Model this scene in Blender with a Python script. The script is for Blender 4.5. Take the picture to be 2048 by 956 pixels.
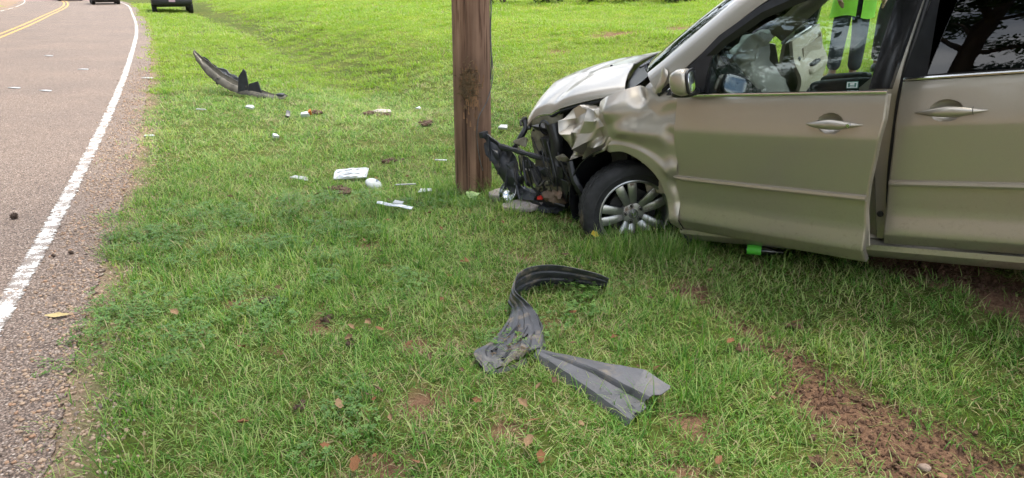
import bpy, bmesh, math, random
import numpy as np
from math import radians as rad, sin, cos, pi
from mathutils import Vector, Matrix, Euler, noise as mnoise

for o in list(bpy.data.objects): bpy.data.objects.remove(o)
scene=bpy.context.scene
COL=scene.collection
random.seed(4); rng=np.random.default_rng(4)

# ------------------------------------------------------------------ camera
cam=bpy.data.cameras.new('Camera'); cam.sensor_width=36; cam.sensor_fit='HORIZONTAL'
cam.lens=36*1384/2048; cam.clip_start=.05; cam.clip_end=1500
camo=bpy.data.objects.new('Camera',cam); COL.objects.link(camo)
camo.location=(0,0,1.6); camo.rotation_euler=(rad(90-20.4),0,0)
scene.camera=camo
# ------------------------------------------------------------------ sky + sun
SUN_DIR=Vector((.36,.27,1.42)).normalized()        # towards the sun: high, beyond the van to the right
SUN_EL=math.asin(SUN_DIR.z); SUN_AZ=math.atan2(SUN_DIR.x,SUN_DIR.y)
w=bpy.data.worlds.new('World'); scene.world=w; w.use_nodes=True
nt=w.node_tree; nt.nodes.clear(); N=nt.nodes.new; L=nt.links.new
sky=N('ShaderNodeTexSky'); sky.sky_type='NISHITA'; sky.sun_disc=False
sky.sun_elevation=SUN_EL; sky.sun_rotation=SUN_AZ; sky.air_density=1.2; sky.dust_density=2.0
bg=N('ShaderNodeBackground'); bg.inputs[1].default_value=.13
wo=N('ShaderNodeOutputWorld'); tc=N('ShaderNodeTexCoord'); mp=N('ShaderNodeMapping'); mp.inputs['Scale'].default_value=(1,1,2.2)
nz=N('ShaderNodeTexNoise'); nz.inputs['Scale'].default_value=2.1; nz.inputs['Detail'].default_value=7; nz.inputs['Roughness'].default_value=.55
cr=N('ShaderNodeValToRGB'); cr.color_ramp.elements[0].position=.40; cr.color_ramp.elements[1].position=.60
mx=N('ShaderNodeMixRGB'); mx.inputs[2].default_value=(11.0,11.2,11.6,1)
L(tc.outputs['Generated'],mp.inputs[0]); L(mp.outputs[0],nz.inputs['Vector']); L(nz.outputs[0],cr.inputs[0]); L(cr.outputs[0],mx.inputs[0])
L(sky.outputs[0],mx.inputs[1]); L(mx.outputs[0],bg.inputs[0]); L(bg.outputs[0],wo.inputs[0])
sl=bpy.data.lights.new('Sun','SUN'); sl.energy=2.9; sl.angle=rad(11); sl.color=(1,.95,.86)
so=bpy.data.objects.new('Sun',sl); COL.objects.link(so); so.rotation_euler=(-SUN_DIR).to_track_quat('-Z','Y').to_euler(); so.location=(10,10,30)
vs=scene.view_settings; vs.view_transform='Standard'; vs.look='None'; vs.gamma=1; vs.exposure=1.0; vs.use_curve_mapping=False
scene.render.engine='CYCLES'; scene.cycles.max_bounces=6; scene.cycles.diffuse_bounces=2; scene.cycles.glossy_bounces=4; scene.cycles.transmission_bounces=3; scene.cycles.transparent_max_bounces=14
scene.cycles.use_adaptive_sampling=True; scene.cycles.adaptive_threshold=.03; scene.cycles.caustics_reflective=False; scene.cycles.caustics_refractive=False

# ------------------------------------------------------------------ material helpers
def newmat(name):
    m=bpy.data.materials.new(name); m.use_nodes=True; return m,m.node_tree,m.node_tree.nodes['Principled BSDF']
def ramp(nt,stops):
    r=nt.nodes.new('ShaderNodeValToRGB'); e=r.color_ramp.elements
    while len(e)<len(stops): e.new(.5)
    for k,(p,c) in zip(e,stops): k.position=p; k.color=(*c,1) if len(c)==3 else c
    return r
def tnoise(nt,scale,detail=4,co='Object',rough=.55,stretch=None):
    t=nt.nodes.new('ShaderNodeTexCoord'); n=nt.nodes.new('ShaderNodeTexNoise')
    n.inputs['Scale'].default_value=scale; n.inputs['Detail'].default_value=detail; n.inputs['Roughness'].default_value=rough
    src=t.outputs[co]
    if co=='World':
        pass
    if stretch:
        m=nt.nodes.new('ShaderNodeMapping'); m.inputs['Scale'].default_value=stretch; nt.links.new(src,m.inputs[0]); src=m.outputs[0]
    nt.links.new(src,n.inputs['Vector']); return n
def wnoise(nt,scale,detail=4,rough=.55):
    g=nt.nodes.new('ShaderNodeNewGeometry'); n=nt.nodes.new('ShaderNodeTexNoise')
    n.inputs['Scale'].default_value=scale; n.inputs['Detail'].default_value=detail; n.inputs['Roughness'].default_value=rough
    nt.links.new(g.outputs['Position'],n.inputs['Vector']); return n
def bump(nt,b,src,strength=.3,dist=.01):
    n=nt.nodes.new('ShaderNodeBump'); n.inputs['Strength'].default_value=strength; n.inputs['Distance'].default_value=dist
    nt.links.new(src,n.inputs['Height']); nt.links.new(n.outputs[0],b.inputs['Normal']); return n
def mixc(nt,fac,a,b,mode='MIX'):
    m=nt.nodes.new('ShaderNodeMixRGB'); m.blend_type=mode
    for i,v in ((0,fac),(1,a),(2,b)):
        if hasattr(v,'is_linked') or hasattr(v,'links'): nt.links.new(v,m.inputs[i])
        elif i==0: m.inputs[0].default_value=v
        else: m.inputs[i].default_value=(*v,1)
    return m.outputs[0]
def math_(nt,op,a,b=0,clamp=False):
    m=nt.nodes.new('ShaderNodeMath'); m.operation=op; m.use_clamp=clamp
    for i,v in ((0,a),(1,b)):
        if hasattr(v,'links'): nt.links.new(v,m.inputs[i])
        else: m.inputs[i].default_value=v
    return m.outputs[0]
def plain(name,col,rough=.5,metal=0,var=.25,vs_=8,bmp=0,bs=60,coat=0,grime=None,gs=6,gth=.55,stretch=None):
    """one material: base colour broken up by noise, optional dirt blotches and fine relief"""
    m,nt,b=newmat(name)
    n=tnoise(nt,vs_,5,stretch=stretch); lo=tuple(c*(1-var) for c in col); hi=tuple(min(1,c*(1+var)) for c in col)
    r=ramp(nt,[(.3,lo),(.7,hi)]); nt.links.new(n.outputs[0],r.inputs[0]); c=r.outputs[0]
    if grime:
        g=tnoise(nt,gs,6,rough=.65); gr=ramp(nt,[(gth-.04,(0,0,0)),(gth+.1,(1,1,1))]); nt.links.new(g.outputs[0],gr.inputs[0])
        c=mixc(nt,gr.outputs[0],c,grime)
        rr=nt.nodes.new('ShaderNodeMapRange'); nt.links.new(gr.outputs[0],rr.inputs[0]); rr.inputs[3].default_value=rough; rr.inputs[4].default_value=max(rough,.8)
        nt.links.new(rr.outputs[0],b.inputs['Roughness'])
        if metal:
            mm=nt.nodes.new('ShaderNodeMapRange'); nt.links.new(gr.outputs[0],mm.inputs[0]); mm.inputs[3].default_value=metal; mm.inputs[4].default_value=0
            nt.links.new(mm.outputs[0],b.inputs['Metallic'])
    else:
        b.inputs['Roughness'].default_value=rough; b.inputs['Metallic'].default_value=metal
    nt.links.new(c,b.inputs['Base Color'])
    if coat: b.inputs['Coat Weight'].default_value=coat; b.inputs['Coat Roughness'].default_value=.04
    if bmp:
        bn=tnoise(nt,bs,4,stretch=stretch); bump(nt,b,bn.outputs[0],bmp,.004)
    return m
def glassmat(name,tint,refl=1.0,ior=1.5):
    m,nt,b=newmat(name); nt.nodes.remove(b); out=nt.nodes['Material Output']
    t=nt.nodes.new('ShaderNodeBsdfTransparent'); t.inputs[0].default_value=(*tint,1)
    g=nt.nodes.new('ShaderNodeBsdfGlossy'); g.inputs['Roughness'].default_value=.004; g.inputs[0].default_value=(refl,refl,refl,1)
    f=nt.nodes.new('ShaderNodeFresnel'); f.inputs[0].default_value=ior
    bn=nt.nodes.new('ShaderNodeBump'); n=tnoise(nt,3.5,2); bn.inputs['Strength'].default_value=.04; bn.inputs['Distance'].default_value=.02
    nt.links.new(n.outputs[0],bn.inputs['Height']); nt.links.new(bn.outputs[0],g.inputs['Normal'])
    x=nt.nodes.new('ShaderNodeMixShader'); nt.links.new(f.outputs[0],x.inputs[0]); nt.links.new(t.outputs[0],x.inputs[1]); nt.links.new(g.outputs[0],x.inputs[2])
    nt.links.new(x.outputs[0],out.inputs[0]); return m

# ------------------------------------------------------------------ mesh helpers
class MB:
    """collects vertices and faces of ONE mesh"""
    def __init__(s): s.v=[]; s.f=[]; s.m=[]
    def add(s,V,F,mi=0):
        o=len(s.v); s.v+= [tuple(map(float,p)) for p in V]; s.f+=[tuple(i+o for i in f) for f in F]; s.m+=[mi]*len(F); return s
    def box(s,lo,hi,mi=0,M=None,taper=None):
        (x0,y0,z0),(x1,y1,z1)=lo,hi
        V=[(x0,y0,z0),(x1,y0,z0),(x1,y1,z0),(x0,y1,z0),(x0,y0,z1),(x1,y0,z1),(x1,y1,z1),(x0,y1,z1)]
        if M is not None: V=[M@Vector(p) for p in V]
        return s.add(V,[(3,2,1,0),(4,5,6,7),(0,1,5,4),(1,2,6,5),(2,3,7,6),(3,0,4,7)],mi)
    def hexa(s,V,mi=0):
        return s.add(V,[(3,2,1,0),(4,5,6,7),(0,1,5,4),(1,2,6,5),(2,3,7,6),(3,0,4,7)],mi)
    def tube(s,path,rad_,seg=8,mi=0,cap=True):
        P=[Vector(p) for p in path]; n=len(P)
        if not hasattr(rad_,'__len__'): rad_=[rad_]*n
        up=Vector((0,0,1)); V=[]; t0=(P[1]-P[0]).normalized()
        a=t0.cross(up) if abs(t0.z)<.95 else t0.cross(Vector((1,0,0))); a.normalize()
        for i in range(n):
            t=(P[min(i+1,n-1)]-P[max(i-1,0)]).normalized(); a=(a-t*a.dot(t)); a.normalize(); b=t.cross(a)
            for k in range(seg):
                q=2*pi*k/seg; V.append(P[i]+(a*cos(q)+b*sin(q))*rad_[i])
        F=[]
        for i in range(n-1):
            for k in range(seg):
                k2=(k+1)%seg; F.append((i*seg+k,i*seg+k2,(i+1)*seg+k2,(i+1)*seg+k))
        if cap: F.append(tuple(range(seg))[::-1]); F.append(tuple((n-1)*seg+k for k in range(seg)))
        return s.add(V,F,mi)
    def lathe(s,prof,seg=32,axis='y',c=(0,0,0),mi=0,close=False):
        V=[];n=len(prof)
        for k in range(seg):
            q=2*pi*k/seg
            for r,h in prof:
                p={'y':(r*cos(q),h,r*sin(q)),'z':(r*cos(q),r*sin(q),h),'x':(h,r*cos(q),r*sin(q))}[axis]; V.append((p[0]+c[0],p[1]+c[1],p[2]+c[2]))
        F=[];m=n if close else n-1
        for k in range(seg):
            for j in range(m): F.append((k*n+j,k*n+(j+1)%n,((k+1)%seg)*n+(j+1)%n,((k+1)%seg)*n+j))
        return s.add(V,F,mi)
    def sheet(s,P,th=.01,mi=0,hem=.25):
        """solid panel from an (n,m,3) grid; thickness goes against the grid normal"""
        P=np.asarray(P,float); n,m,_=P.shape
        du=np.gradient(P,axis=0); dv=np.gradient(P,axis=1); nn=np.cross(du,dv); nn/=np.maximum(np.linalg.norm(nn,axis=2,keepdims=True),1e-9)
        Q=P-nn*th; A=P.copy()
        h=min(th*hem,.004)
        for sl_ in (np.s_[0,:],np.s_[-1,:],np.s_[:,0],np.s_[:,-1]): A[sl_]=P[sl_]-nn[sl_]*h
        V=np.concatenate([A.reshape(-1,3),Q.reshape(-1,3)]); o=n*m; F=[]
        for i in range(n-1):
            for j in range(m-1):
                a,b,c,d=i*m+j,(i+1)*m+j,(i+1)*m+j+1,i*m+j+1
                F.append((a,b,c,d)); F.append((o+d,o+c,o+b,o+a))
        bd=[i*m for i in range(n)]+[(n-1)*m+j for j in range(1,m)]+[i*m+m-1 for i in range(n-2,-1,-1)]+[j for j in range(m-2,0,-1)]
        for a,b in zip(bd,bd[1:]+bd[:1]): F.append((b,a,o+a,o+b))
        return s.add(V.tolist(),F,mi)
    def prism(s,poly,d,th,mi=0):
        """polygon of 3-D points extruded by vector d*th"""
        n=len(poly); d=Vector(d)*th; V=[Vector(p) for p in poly]+[Vector(p)+d for p in poly]
        F=[tuple(range(n))[::-1],tuple(range(n,2*n))]+[(i,(i+1)%n,(i+1)%n+n,i+n) for i in range(n)]
        return s.add(V,F,mi)
    def ball(s,c,r,sx=1,sy=1,sz=1,u=12,v=8,mi=0,jit=0,seed=0):
        V=[];F=[];rr=random.Random(seed)
        for j in range(v+1):
            ph=pi*j/v
            for i in range(u):
                k=1+jit*(rr.random()-.5)*2 if 0<j<v else 1
                V.append((c[0]+r*sx*sin(ph)*cos(2*pi*i/u)*k,c[1]+r*sy*sin(ph)*sin(2*pi*i/u)*k,c[2]+r*sz*cos(ph)*k))
        for j in range(v):
            for i in range(u): F.append((j*u+i,(j+1)*u+i,(j+1)*u+(i+1)%u,j*u+(i+1)%u))
        return s.add(V,F,mi)
    def mesh(s,name,mats,smooth=40):
        me=bpy.data.meshes.new(name); me.from_pydata(s.v,[],s.f); me.validate(); 
        for m in (mats if isinstance(mats,(list,tuple)) else [mats]): me.materials.append(m)
        if len(me.polygons)==len(s.m): me.polygons.foreach_set('material_index',s.m)
        if smooth:
            me.polygons.foreach_set('use_smooth',[True]*len(me.polygons)); me.set_sharp_from_angle(angle=rad(smooth))
        me.update(); return me
    def build(s,name,mats,parent=None,smooth=40,bev=0,loc=None,fixn=False):
        me=s.mesh(name,mats,smooth)
        if bev or fixn:
            bm=bmesh.new(); bm.from_mesh(me)
            bmesh.ops.remove_doubles(bm,verts=bm.verts,dist=1e-5)
            bmesh.ops.recalc_face_normals(bm,faces=bm.faces)
            if bev:
                ed=[e for e in bm.edges if len(e.link_faces)==2 and e.calc_face_angle(0)>rad(40)]
                bmesh.ops.bevel(bm,geom=ed,offset=bev,segments=2,affect='EDGES',profile=.5,clamp_overlap=True)
            for f in bm.faces: f.smooth=True
            bm.to_mesh(me); bm.free(); me.set_sharp_from_angle(angle=rad(smooth or 40))
        o=bpy.data.objects.new(name,me); COL.objects.link(o)
        if parent: o.parent=parent
        if loc: o.location=loc
        return o
def tag(o,label=None,cat=None,group=None,kind=None):
    for k,v in (('label',label),('category',cat),('group',group),('kind',kind)):
        if v: o[k]=v
    return o
def thing(name,label,cat,loc=(0,0,0),rz=0,group=None):
    o=bpy.data.objects.new(name,None); COL.objects.link(o); o.location=loc; o.rotation_euler=(0,0,rz); o.empty_display_size=.1
    return tag(o,label,cat,group)
def copy_tree(o,parent=None):
    c=o.copy(); COL.objects.link(c); c.parent=parent
    for ch in list(o.children): copy_tree(ch,c)
    return c
def crv(P,n):
    """n points along a Catmull-Rom curve through P"""
    P=[np.array(p,float) for p in P]; Q=[2*P[0]-P[1]]+P+[2*P[-1]-P[-2]]; out=[]; k=len(P)-1
    for i in range(n):
        t=i/(n-1)*k; j=min(int(t),k-1); t-=j; a,b,c,d=Q[j],Q[j+1],Q[j+2],Q[j+3]
        out.append(.5*((2*b)+(c-a)*t+(2*a-5*b+4*c-d)*t*t+(3*b-a-3*c+d)*t**3))
    return np.array(out)
def lin(P,n):
    P=np.array(P,float); t=np.linspace(0,len(P)-1,n); return np.stack([np.interp(t,range(len(P)),P[:,k]) for k in range(P.shape[1])],1)
def nz3(p,s): return mnoise.noise(Vector((p[0]*s,p[1]*s,p[2]*s)))
def crumple(P,amp,sc,seed=0):
    P=np.array(P,float); sh=P.shape; Q=P.reshape(-1,3)
    for i,p in enumerate(Q):
        q=Vector((p[0]*sc+seed,p[1]*sc,p[2]*sc)); d=Vector((mnoise.noise(q),mnoise.noise(q+Vector((9,3,1))),mnoise.noise(q+Vector((2,8,5)))))
        r=abs(mnoise.noise(q*1.7+Vector((4,4,4)))); Q[i]=p+np.array(d)*amp+amp*.6*(r-.25)
    return Q.reshape(sh)

# ------------------------------------------------------------------ scatter (countless stuff only)
def scatter(name,pts,rot,sc,idx,protos,label,cat):
    pc=bpy.data.collections.new(name+'_source')
    for i,me in enumerate(protos):
        po=bpy.data.objects.new('%s_source_%02d'%(name,i),me); pc.objects.link(po)
    me=bpy.data.meshes.new(name); me.from_pydata([tuple(p) for p in pts],[],[])
    a=me.attributes.new('rot','FLOAT_VECTOR','POINT'); a.data.foreach_set('vector',np.asarray(rot,np.float32).ravel())
    a=me.attributes.new('sc','FLOAT_VECTOR','POINT'); a.data.foreach_set('vector',np.asarray(sc,np.float32).ravel())
    a=me.attributes.new('idx','INT','POINT'); a.data.foreach_set('value',np.asarray(idx,np.int32))
    o=bpy.data.objects.new(name,me); COL.objects.link(o); tag(o,label,cat,kind='stuff')
    g=bpy.data.node_groups.new(name+'_nodes','GeometryNodeTree')
    g.interface.new_socket('Geometry',in_out='INPUT',socket_type='NodeSocketGeometry'); g.interface.new_socket('Geometry',in_out='OUTPUT',socket_type='NodeSocketGeometry')
    n=g.nodes.new; l=g.links.new; gi=n('NodeGroupInput'); go=n('NodeGroupOutput'); ip=n('GeometryNodeInstanceOnPoints'); ci=n('GeometryNodeCollectionInfo')
    ci.inputs['Collection'].default_value=pc; ci.inputs['Separate Children'].default_value=True; ci.inputs['Reset Children'].default_value=True
    def at(nm,ty):
        q=n('GeometryNodeInputNamedAttribute'); q.data_type=ty; q.inputs['Name'].default_value=nm; return q.outputs[0]
    l(gi.outputs[0],ip.inputs['Points']); l(ci.outputs[0],ip.inputs['Instance']); ip.inputs['Pick Instance'].default_value=True
    l(at('idx','INT'),ip.inputs['Instance Index'])
    er=n('FunctionNodeEulerToRotation'); l(at('rot','FLOAT_VECTOR'),er.inputs[0]); l(er.outputs[0],ip.inputs['Rotation'])
    l(at('sc','FLOAT_VECTOR'),ip.inputs['Scale']); l(ip.outputs[0],go.inputs[0])
    md=o.modifiers.new('scatter','NODES'); md.node_group=g
    return o
# ---- road edge line (right edge of the tarmac), seen from above ----
RE=np.array([(26,-62),(15.6,-38),(7.9,-20),(3.55,-10),(1.35,-5),(-.78,0),(-1.62,1.94),(-1.93,2.61),(-2.37,3.63),(-2.83,4.69),(-3.82,6.89),(-5.28,10.05),(-7.88,15.49),(-12.8,25.47),(-18.95,37.19),(-29.1,55.79),(-41,74),(-58,95),(-82,116)],float)
def _catmull(P,n=10):
    Q=np.vstack([2*P[0]-P[1],P,2*P[-1]-P[-2]]);out=[]
    for i in range(1,len(Q)-2):
        for k in range(n):
            t=k/n;a,b,c,d=Q[i-1],Q[i],Q[i+1],Q[i+2]
            out.append(.5*((2*b)+(c-a)*t+(2*a-5*b+4*c-d)*t*t+(3*b-a-3*c+d)*t**3))
    out.append(P[-1]);return np.array(out)
RC=_catmull(RE)
def road_s(x,y):
    """signed distance from the tarmac edge, + on the lawn side"""
    x=np.asarray(x,float);y=np.asarray(y,float);sh=x.shape;p=np.stack([x.ravel(),y.ravel()],1)
    best=np.full(len(p),1e9);sg=np.zeros(len(p))
    for a,b in zip(RC[:-1],RC[1:]):
        d=b-a;L=(d@d);t=np.clip(((p-a)@d)/L,0,1);v=p-(a+t[:,None]*d);r=np.hypot(v[:,0],v[:,1])
        c=v[:,0]*d[1]-v[:,1]*d[0];m=r<best;best[m]=r[m];sg[m]=c[m]
    return (np.sign(sg)*best).reshape(sh)
def _vn(x,y,s):
    xi=np.floor(x).astype(int);yi=np.floor(y).astype(int);fx=x-xi;fy=y-yi
    fx=fx*fx*(3-2*fx);fy=fy*fy*(3-2*fy)
    def h(i,j):
        n=(i*374761393+j*668265263+s*2147483647)&0xffffffff
        n=((n^(n>>13))*1274126177)&0xffffffff
        return ((n^(n>>16))&0xffff)/65535.
    return (h(xi,yi)*(1-fx)+h(xi+1,yi)*fx)*(1-fy)+(h(xi,yi+1)*(1-fx)+h(xi+1,yi+1)*fx)*fy
def noise2(x,y,s=1,oc=3):
    x=np.asarray(x,float);y=np.asarray(y,float);v=0;a=.5
    for o in range(oc): v=v+a*_vn(x*2**o,y*2**o,s+o);a*=.5
    return v/(1-.5**oc)-.5
def sst(a,b,x): t=np.clip((x-a)/(b-a),0,1);return t*t*(3-2*t)
def segd(x,y,P):
    P=np.array(P,float);best=1e9
    for a,b in zip(P[:-1],P[1:]):
        d=b-a;t=np.clip(((x-a[0])*d[0]+(y-a[1])*d[1])/(d@d),0,1)
        best=np.minimum(best,np.hypot(x-a[0]-t*d[0],y-a[1]-t*d[1]))
    return best
RUT=[(1.62,1.2),(1.50,1.9),(1.36,2.25),(1.22,2.75),(1.05,3.2)]
RUT2=[(2.05,3.75),(2.36,3.05),(2.6,2.3)]
BARE=[(.18,3.95,.10),(-.35,2.35,.13),(-.95,3.05,.10),(2.05,12.9,.55),(3.55,14.8,.5),(.75,12.2,.3),(2.9,8.6,.9),(3.6,8.3,.7),(.95,3.4,.10),(.62,1.95,.13)]
_rb=np.random.default_rng(17)
for _ in range(30):
    _d=_rb.uniform(2.0,6.5);_a=_rb.uniform(-.42,.30);BARE.append((_d*np.sin(_a),_d*np.cos(_a),_rb.uniform(.04,.10)))
def dirt(x,y):
    """0..1 bare soil"""
    n=noise2(x*5,y*5,7,3)*1.1
    w=np.interp(y,[1.2,1.9,2.4,2.8,3.2],[.42,.30,.16,.07,.03])
    m=1-sst(.45,1.35,segd(x,y,RUT)/(w*1.1)+n)
    m=np.maximum(m,1-sst(.6,1.2,segd(x,y,RUT2)/.2+n))
    for bx,by,r in BARE: m=np.maximum(m,1-sst(.5,1.2,np.hypot(x-bx,(y-by)*.8)/r+n*1.3))
    return m
def ground_z(x,y,s=None):
    x=np.asarray(x,float);y=np.asarray(y,float)
    if s is None: s=road_s(x,y)
    z=np.interp(s,[-500,-8.6,-8.0,-.25,-.02,.5,2.5,3.2,4.3,6,7.5,10,16,25,40,90,400],[.5,.1,-.05,-.05,-.012,.012,0,.03,.25,.42,.53,.68,.92,1.15,1.45,2.6,6])
    z=np.where(s<-9,.1+np.clip((-s-10.5)*.22,0,2.6),z)
    z=z-.34*np.exp(-((s-3.6)/1.1)**2)*sst(7,12,y)*sst(120,60,y)+.16*np.exp(-((s-8.0)/1.0)**2)*sst(9,12,y)*sst(30,20,y)+.30*sst(6,16,y)*sst(4,7,s)*noise2(x*.22+3,y*.22,41,2)
    amp=sst(.1,1.2,s)+sst(9,11,-s)
    z=z+amp*(.05*noise2(x*.7,y*.7,3,2)+.022*noise2(x*3.1,y*3.1,11,2))
    z=z-.24*np.exp(-(((x-1.95)**2+(y-5.6)**2)/.75**2))
    d=dirt(x,y)
    z=z+d*amp*(.035*noise2(x*11,y*11,21,3)-.022)
    return z
# ================================================================== ground
def axis(near0,near1,step,lo,hi,gr=1.09):
    a=list(np.arange(near0,near1+1e-6,step)); d=step; v=near1
    while v<hi: d*=gr; v+=d; a.append(v)
    d=step; v=near0
    while v>lo: d*=gr; v-=d; a.insert(0,v)
    return np.array(a)
GX=axis(-3.2,3.6,.035,-170,220); GY=axis(1.5,6.2,.035,-90,260)
XX,YY=np.meshgrid(GX,GY,indexing='ij'); SS=road_s(XX,YY); ZZ=ground_z(XX,YY,SS); DD=dirt(XX,YY)
nx,ny=XX.shape
me=bpy.data.meshes.new('ground')
co=np.stack([XX,YY,ZZ],-1).reshape(-1,3)
ii,jj=np.meshgrid(np.arange(nx-1),np.arange(ny-1),indexing='ij'); a=(ii*ny+jj).ravel()
quads=np.stack([a,a+ny,a+ny+1,a+1],1)
me.vertices.add(len(co)); me.vertices.foreach_set('co',co.ravel().astype(np.float32))
me.loops.add(quads.size); me.loops.foreach_set('vertex_index',quads.ravel().astype(np.int32))
me.polygons.add(len(quads)); me.polygons.foreach_set('loop_start',np.arange(0,quads.size,4,dtype=np.int32))
me.update(calc_edges=True); me.polygons.foreach_set('use_smooth',[True]*len(quads))
for nm,ar in (('dirt',DD),('edge',SS)):
    at=me.attributes.new(nm,'FLOAT','POINT'); at.data.foreach_set('value',ar.ravel().astype(np.float32))
m,nt,b=newmat('lawn_soil')
def attr(nt,n):
    q=nt.nodes.new('ShaderNodeAttribute'); q.attribute_name=n; return q.outputs['Fac']
n1=wnoise(nt,.55,5); n2=wnoise(nt,14,5,.65); n3=wnoise(nt,60,4,.7)
ra=ramp(nt,[(.25,(.035,.045,.013)),(.5,(.075,.10,.022)),(.75,(.155,.16,.05))]); nt.links.new(n2.outputs[0],ra.inputs[0])
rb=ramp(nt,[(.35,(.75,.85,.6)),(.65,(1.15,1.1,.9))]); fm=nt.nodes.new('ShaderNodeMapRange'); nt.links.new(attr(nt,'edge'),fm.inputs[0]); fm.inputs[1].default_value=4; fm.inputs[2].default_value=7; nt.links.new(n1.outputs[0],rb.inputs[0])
gcol=mixc(nt,1.0,ra.outputs[0],rb.outputs[0],'MULTIPLY')
rs=ramp(nt,[(.3,(.09,.051,.031)),(.5,(.18,.102,.061)),(.72,(.27,.165,.102))]); nt.links.new(n3.outputs[0],rs.inputs[0])
th=ramp(nt,[(.52,(0,0,0)),(.62,(1,1,1))]); nt.links.new(n2.outputs[0],th.inputs[0])
base=mixc(nt,math_(nt,'MULTIPLY',th.outputs[0],.35),gcol,(.16,.115,.06))
base=mixc(nt,fm.outputs[0],base,mixc(nt,1,base,(1.9,2.0,1.2),'MULTIPLY')); c1=mixc(nt,attr(nt,'dirt'),base,rs.outputs[0])  # far field ground brightened and yellowed, its sunlight painted into the base colour
# gravelly verge next to the tarmac, leaf litter on the far bank
ed=nt.nodes.new('ShaderNodeMapRange'); nt.links.new(attr(nt,'edge'),ed.inputs[0]); ed.inputs[1].default_value=.22; ed.inputs[2].default_value=.0
vg=ramp(nt,[(.35,(.20,.135,.09)),(.65,(.33,.25,.18))]); nt.links.new(n3.outputs[0],vg.inputs[0])
c2=mixc(nt,ed.outputs[0],c1,vg.outputs[0])
fb=nt.nodes.new('ShaderNodeMapRange'); nt.links.new(attr(nt,'edge'),fb.inputs[0]); fb.inputs[1].default_value=-13.0; fb.inputs[2].default_value=-15
lf=ramp(nt,[(.35,(.05,.032,.022)),(.6,(.16,.10,.065))]); nt.links.new(n3.outputs[0],lf.inputs[0])
c3=mixc(nt,fb.outputs[0],c2,lf.outputs[0])
nt.links.new(c3,b.inputs['Base Color']); b.inputs['Roughness'].default_value=.95; b.inputs['Specular IOR Level'].default_value=.15
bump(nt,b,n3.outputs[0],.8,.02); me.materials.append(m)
ground=bpy.data.objects.new('ground',me); COL.objects.link(ground); tag(ground,kind='structure')

# ================================================================== road
def offset_line(s0):
    d=np.gradient(RC,axis=0); d/=np.linalg.norm(d,axis=1,keepdims=True); return RC+np.stack([d[:,1],-d[:,0]],1)*s0
def ribbon(s0,s1,z,i0=0,i1=None,skirt=0,wob=0,sub=1):
    A=offset_line(s0)[i0:i1]; B=offset_line(s1)[i0:i1]
    if sub>1: A=lin(A,len(A)*sub); B=lin(B,len(B)*sub)
    mb=MB(); n=len(A); V=[];F=[]
    for i in range(n):
        ja=wob*(random.random()-.5); jb=wob*(random.random()-.5); t=(B[i]-A[i])/np.linalg.norm(B[i]-A[i])
        a=A[i]+t*ja; c=B[i]+t*jb
        V+=[(*a,z),(*c,z)]+([(*a,z-skirt),(*c,z-skirt)] if skirt else [])
    k=4 if skirt else 2
    for i in range(n-1):
        o=i*k; F.append((o,o+1,o+k+1,o+k))
        if skirt: F+=[(o+2,o,o+k,o+k+2),(o+1,o+3,o+k+3,o+k+1)]
    return mb.add(V,F)
m,nt,b=newmat('chip_seal_asphalt')
g=nt.nodes.new('ShaderNodeNewGeometry')
vo=nt.nodes.new('ShaderNodeTexVoronoi'); vo.inputs['Scale'].default_value=120; nt.links.new(g.outputs['Position'],vo.inputs['Vector'])
sp=nt.nodes.new('ShaderNodeSeparateColor'); nt.links.new(vo.outputs['Color'],sp.inputs[0])
st=ramp(nt,[(0,(.10,.075,.060)),(.3,(.185,.134,.102)),(.62,(.265,.194,.150)),(.86,(.335,.256,.206)),(1,(.50,.42,.35))]); nt.links.new(sp.outputs[0],st.inputs[0])
dk=ramp(nt,[(.0,(1,1,1)),(.65,(.9,.9,.9)),(.95,(.35,.33,.32))]); nt.links.new(math_(nt,'MULTIPLY',vo.outputs['Distance'],1.35),dk.inputs[0])
c=mixc(nt,1,st.outputs[0],dk.outputs[0],'MULTIPLY')
lg=wnoise(nt,.5,4); lr=ramp(nt,[(.3,(.86,.86,.88)),(.7,(1.12,1.1,1.08))]); nt.links.new(lg.outputs[0],lr.inputs[0]); c=mixc(nt,1,c,lr.outputs[0],'MULTIPLY')
ck=wnoise(nt,1.3,9,.72); ckr=ramp(nt,[(.492,(1,1,1)),(.5,(.55,.52,.5)),(.508,(1,1,1))]); nt.links.new(ck.outputs[0],ckr.inputs[0]); c=mixc(nt,.35,c,ckr.outputs[0],'MULTIPLY')
nt.links.new(c,b.inputs['Base Color']); b.inputs['Roughness'].default_value=.82; bump(nt,b,vo.outputs['Distance'],-.55,.006); ASPHALT=m
road=ribbon(0,-7.6,0,skirt=.09,wob=.05,sub=4).build('road',ASPHALT,smooth=0); tag(road,kind='structure')
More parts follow.
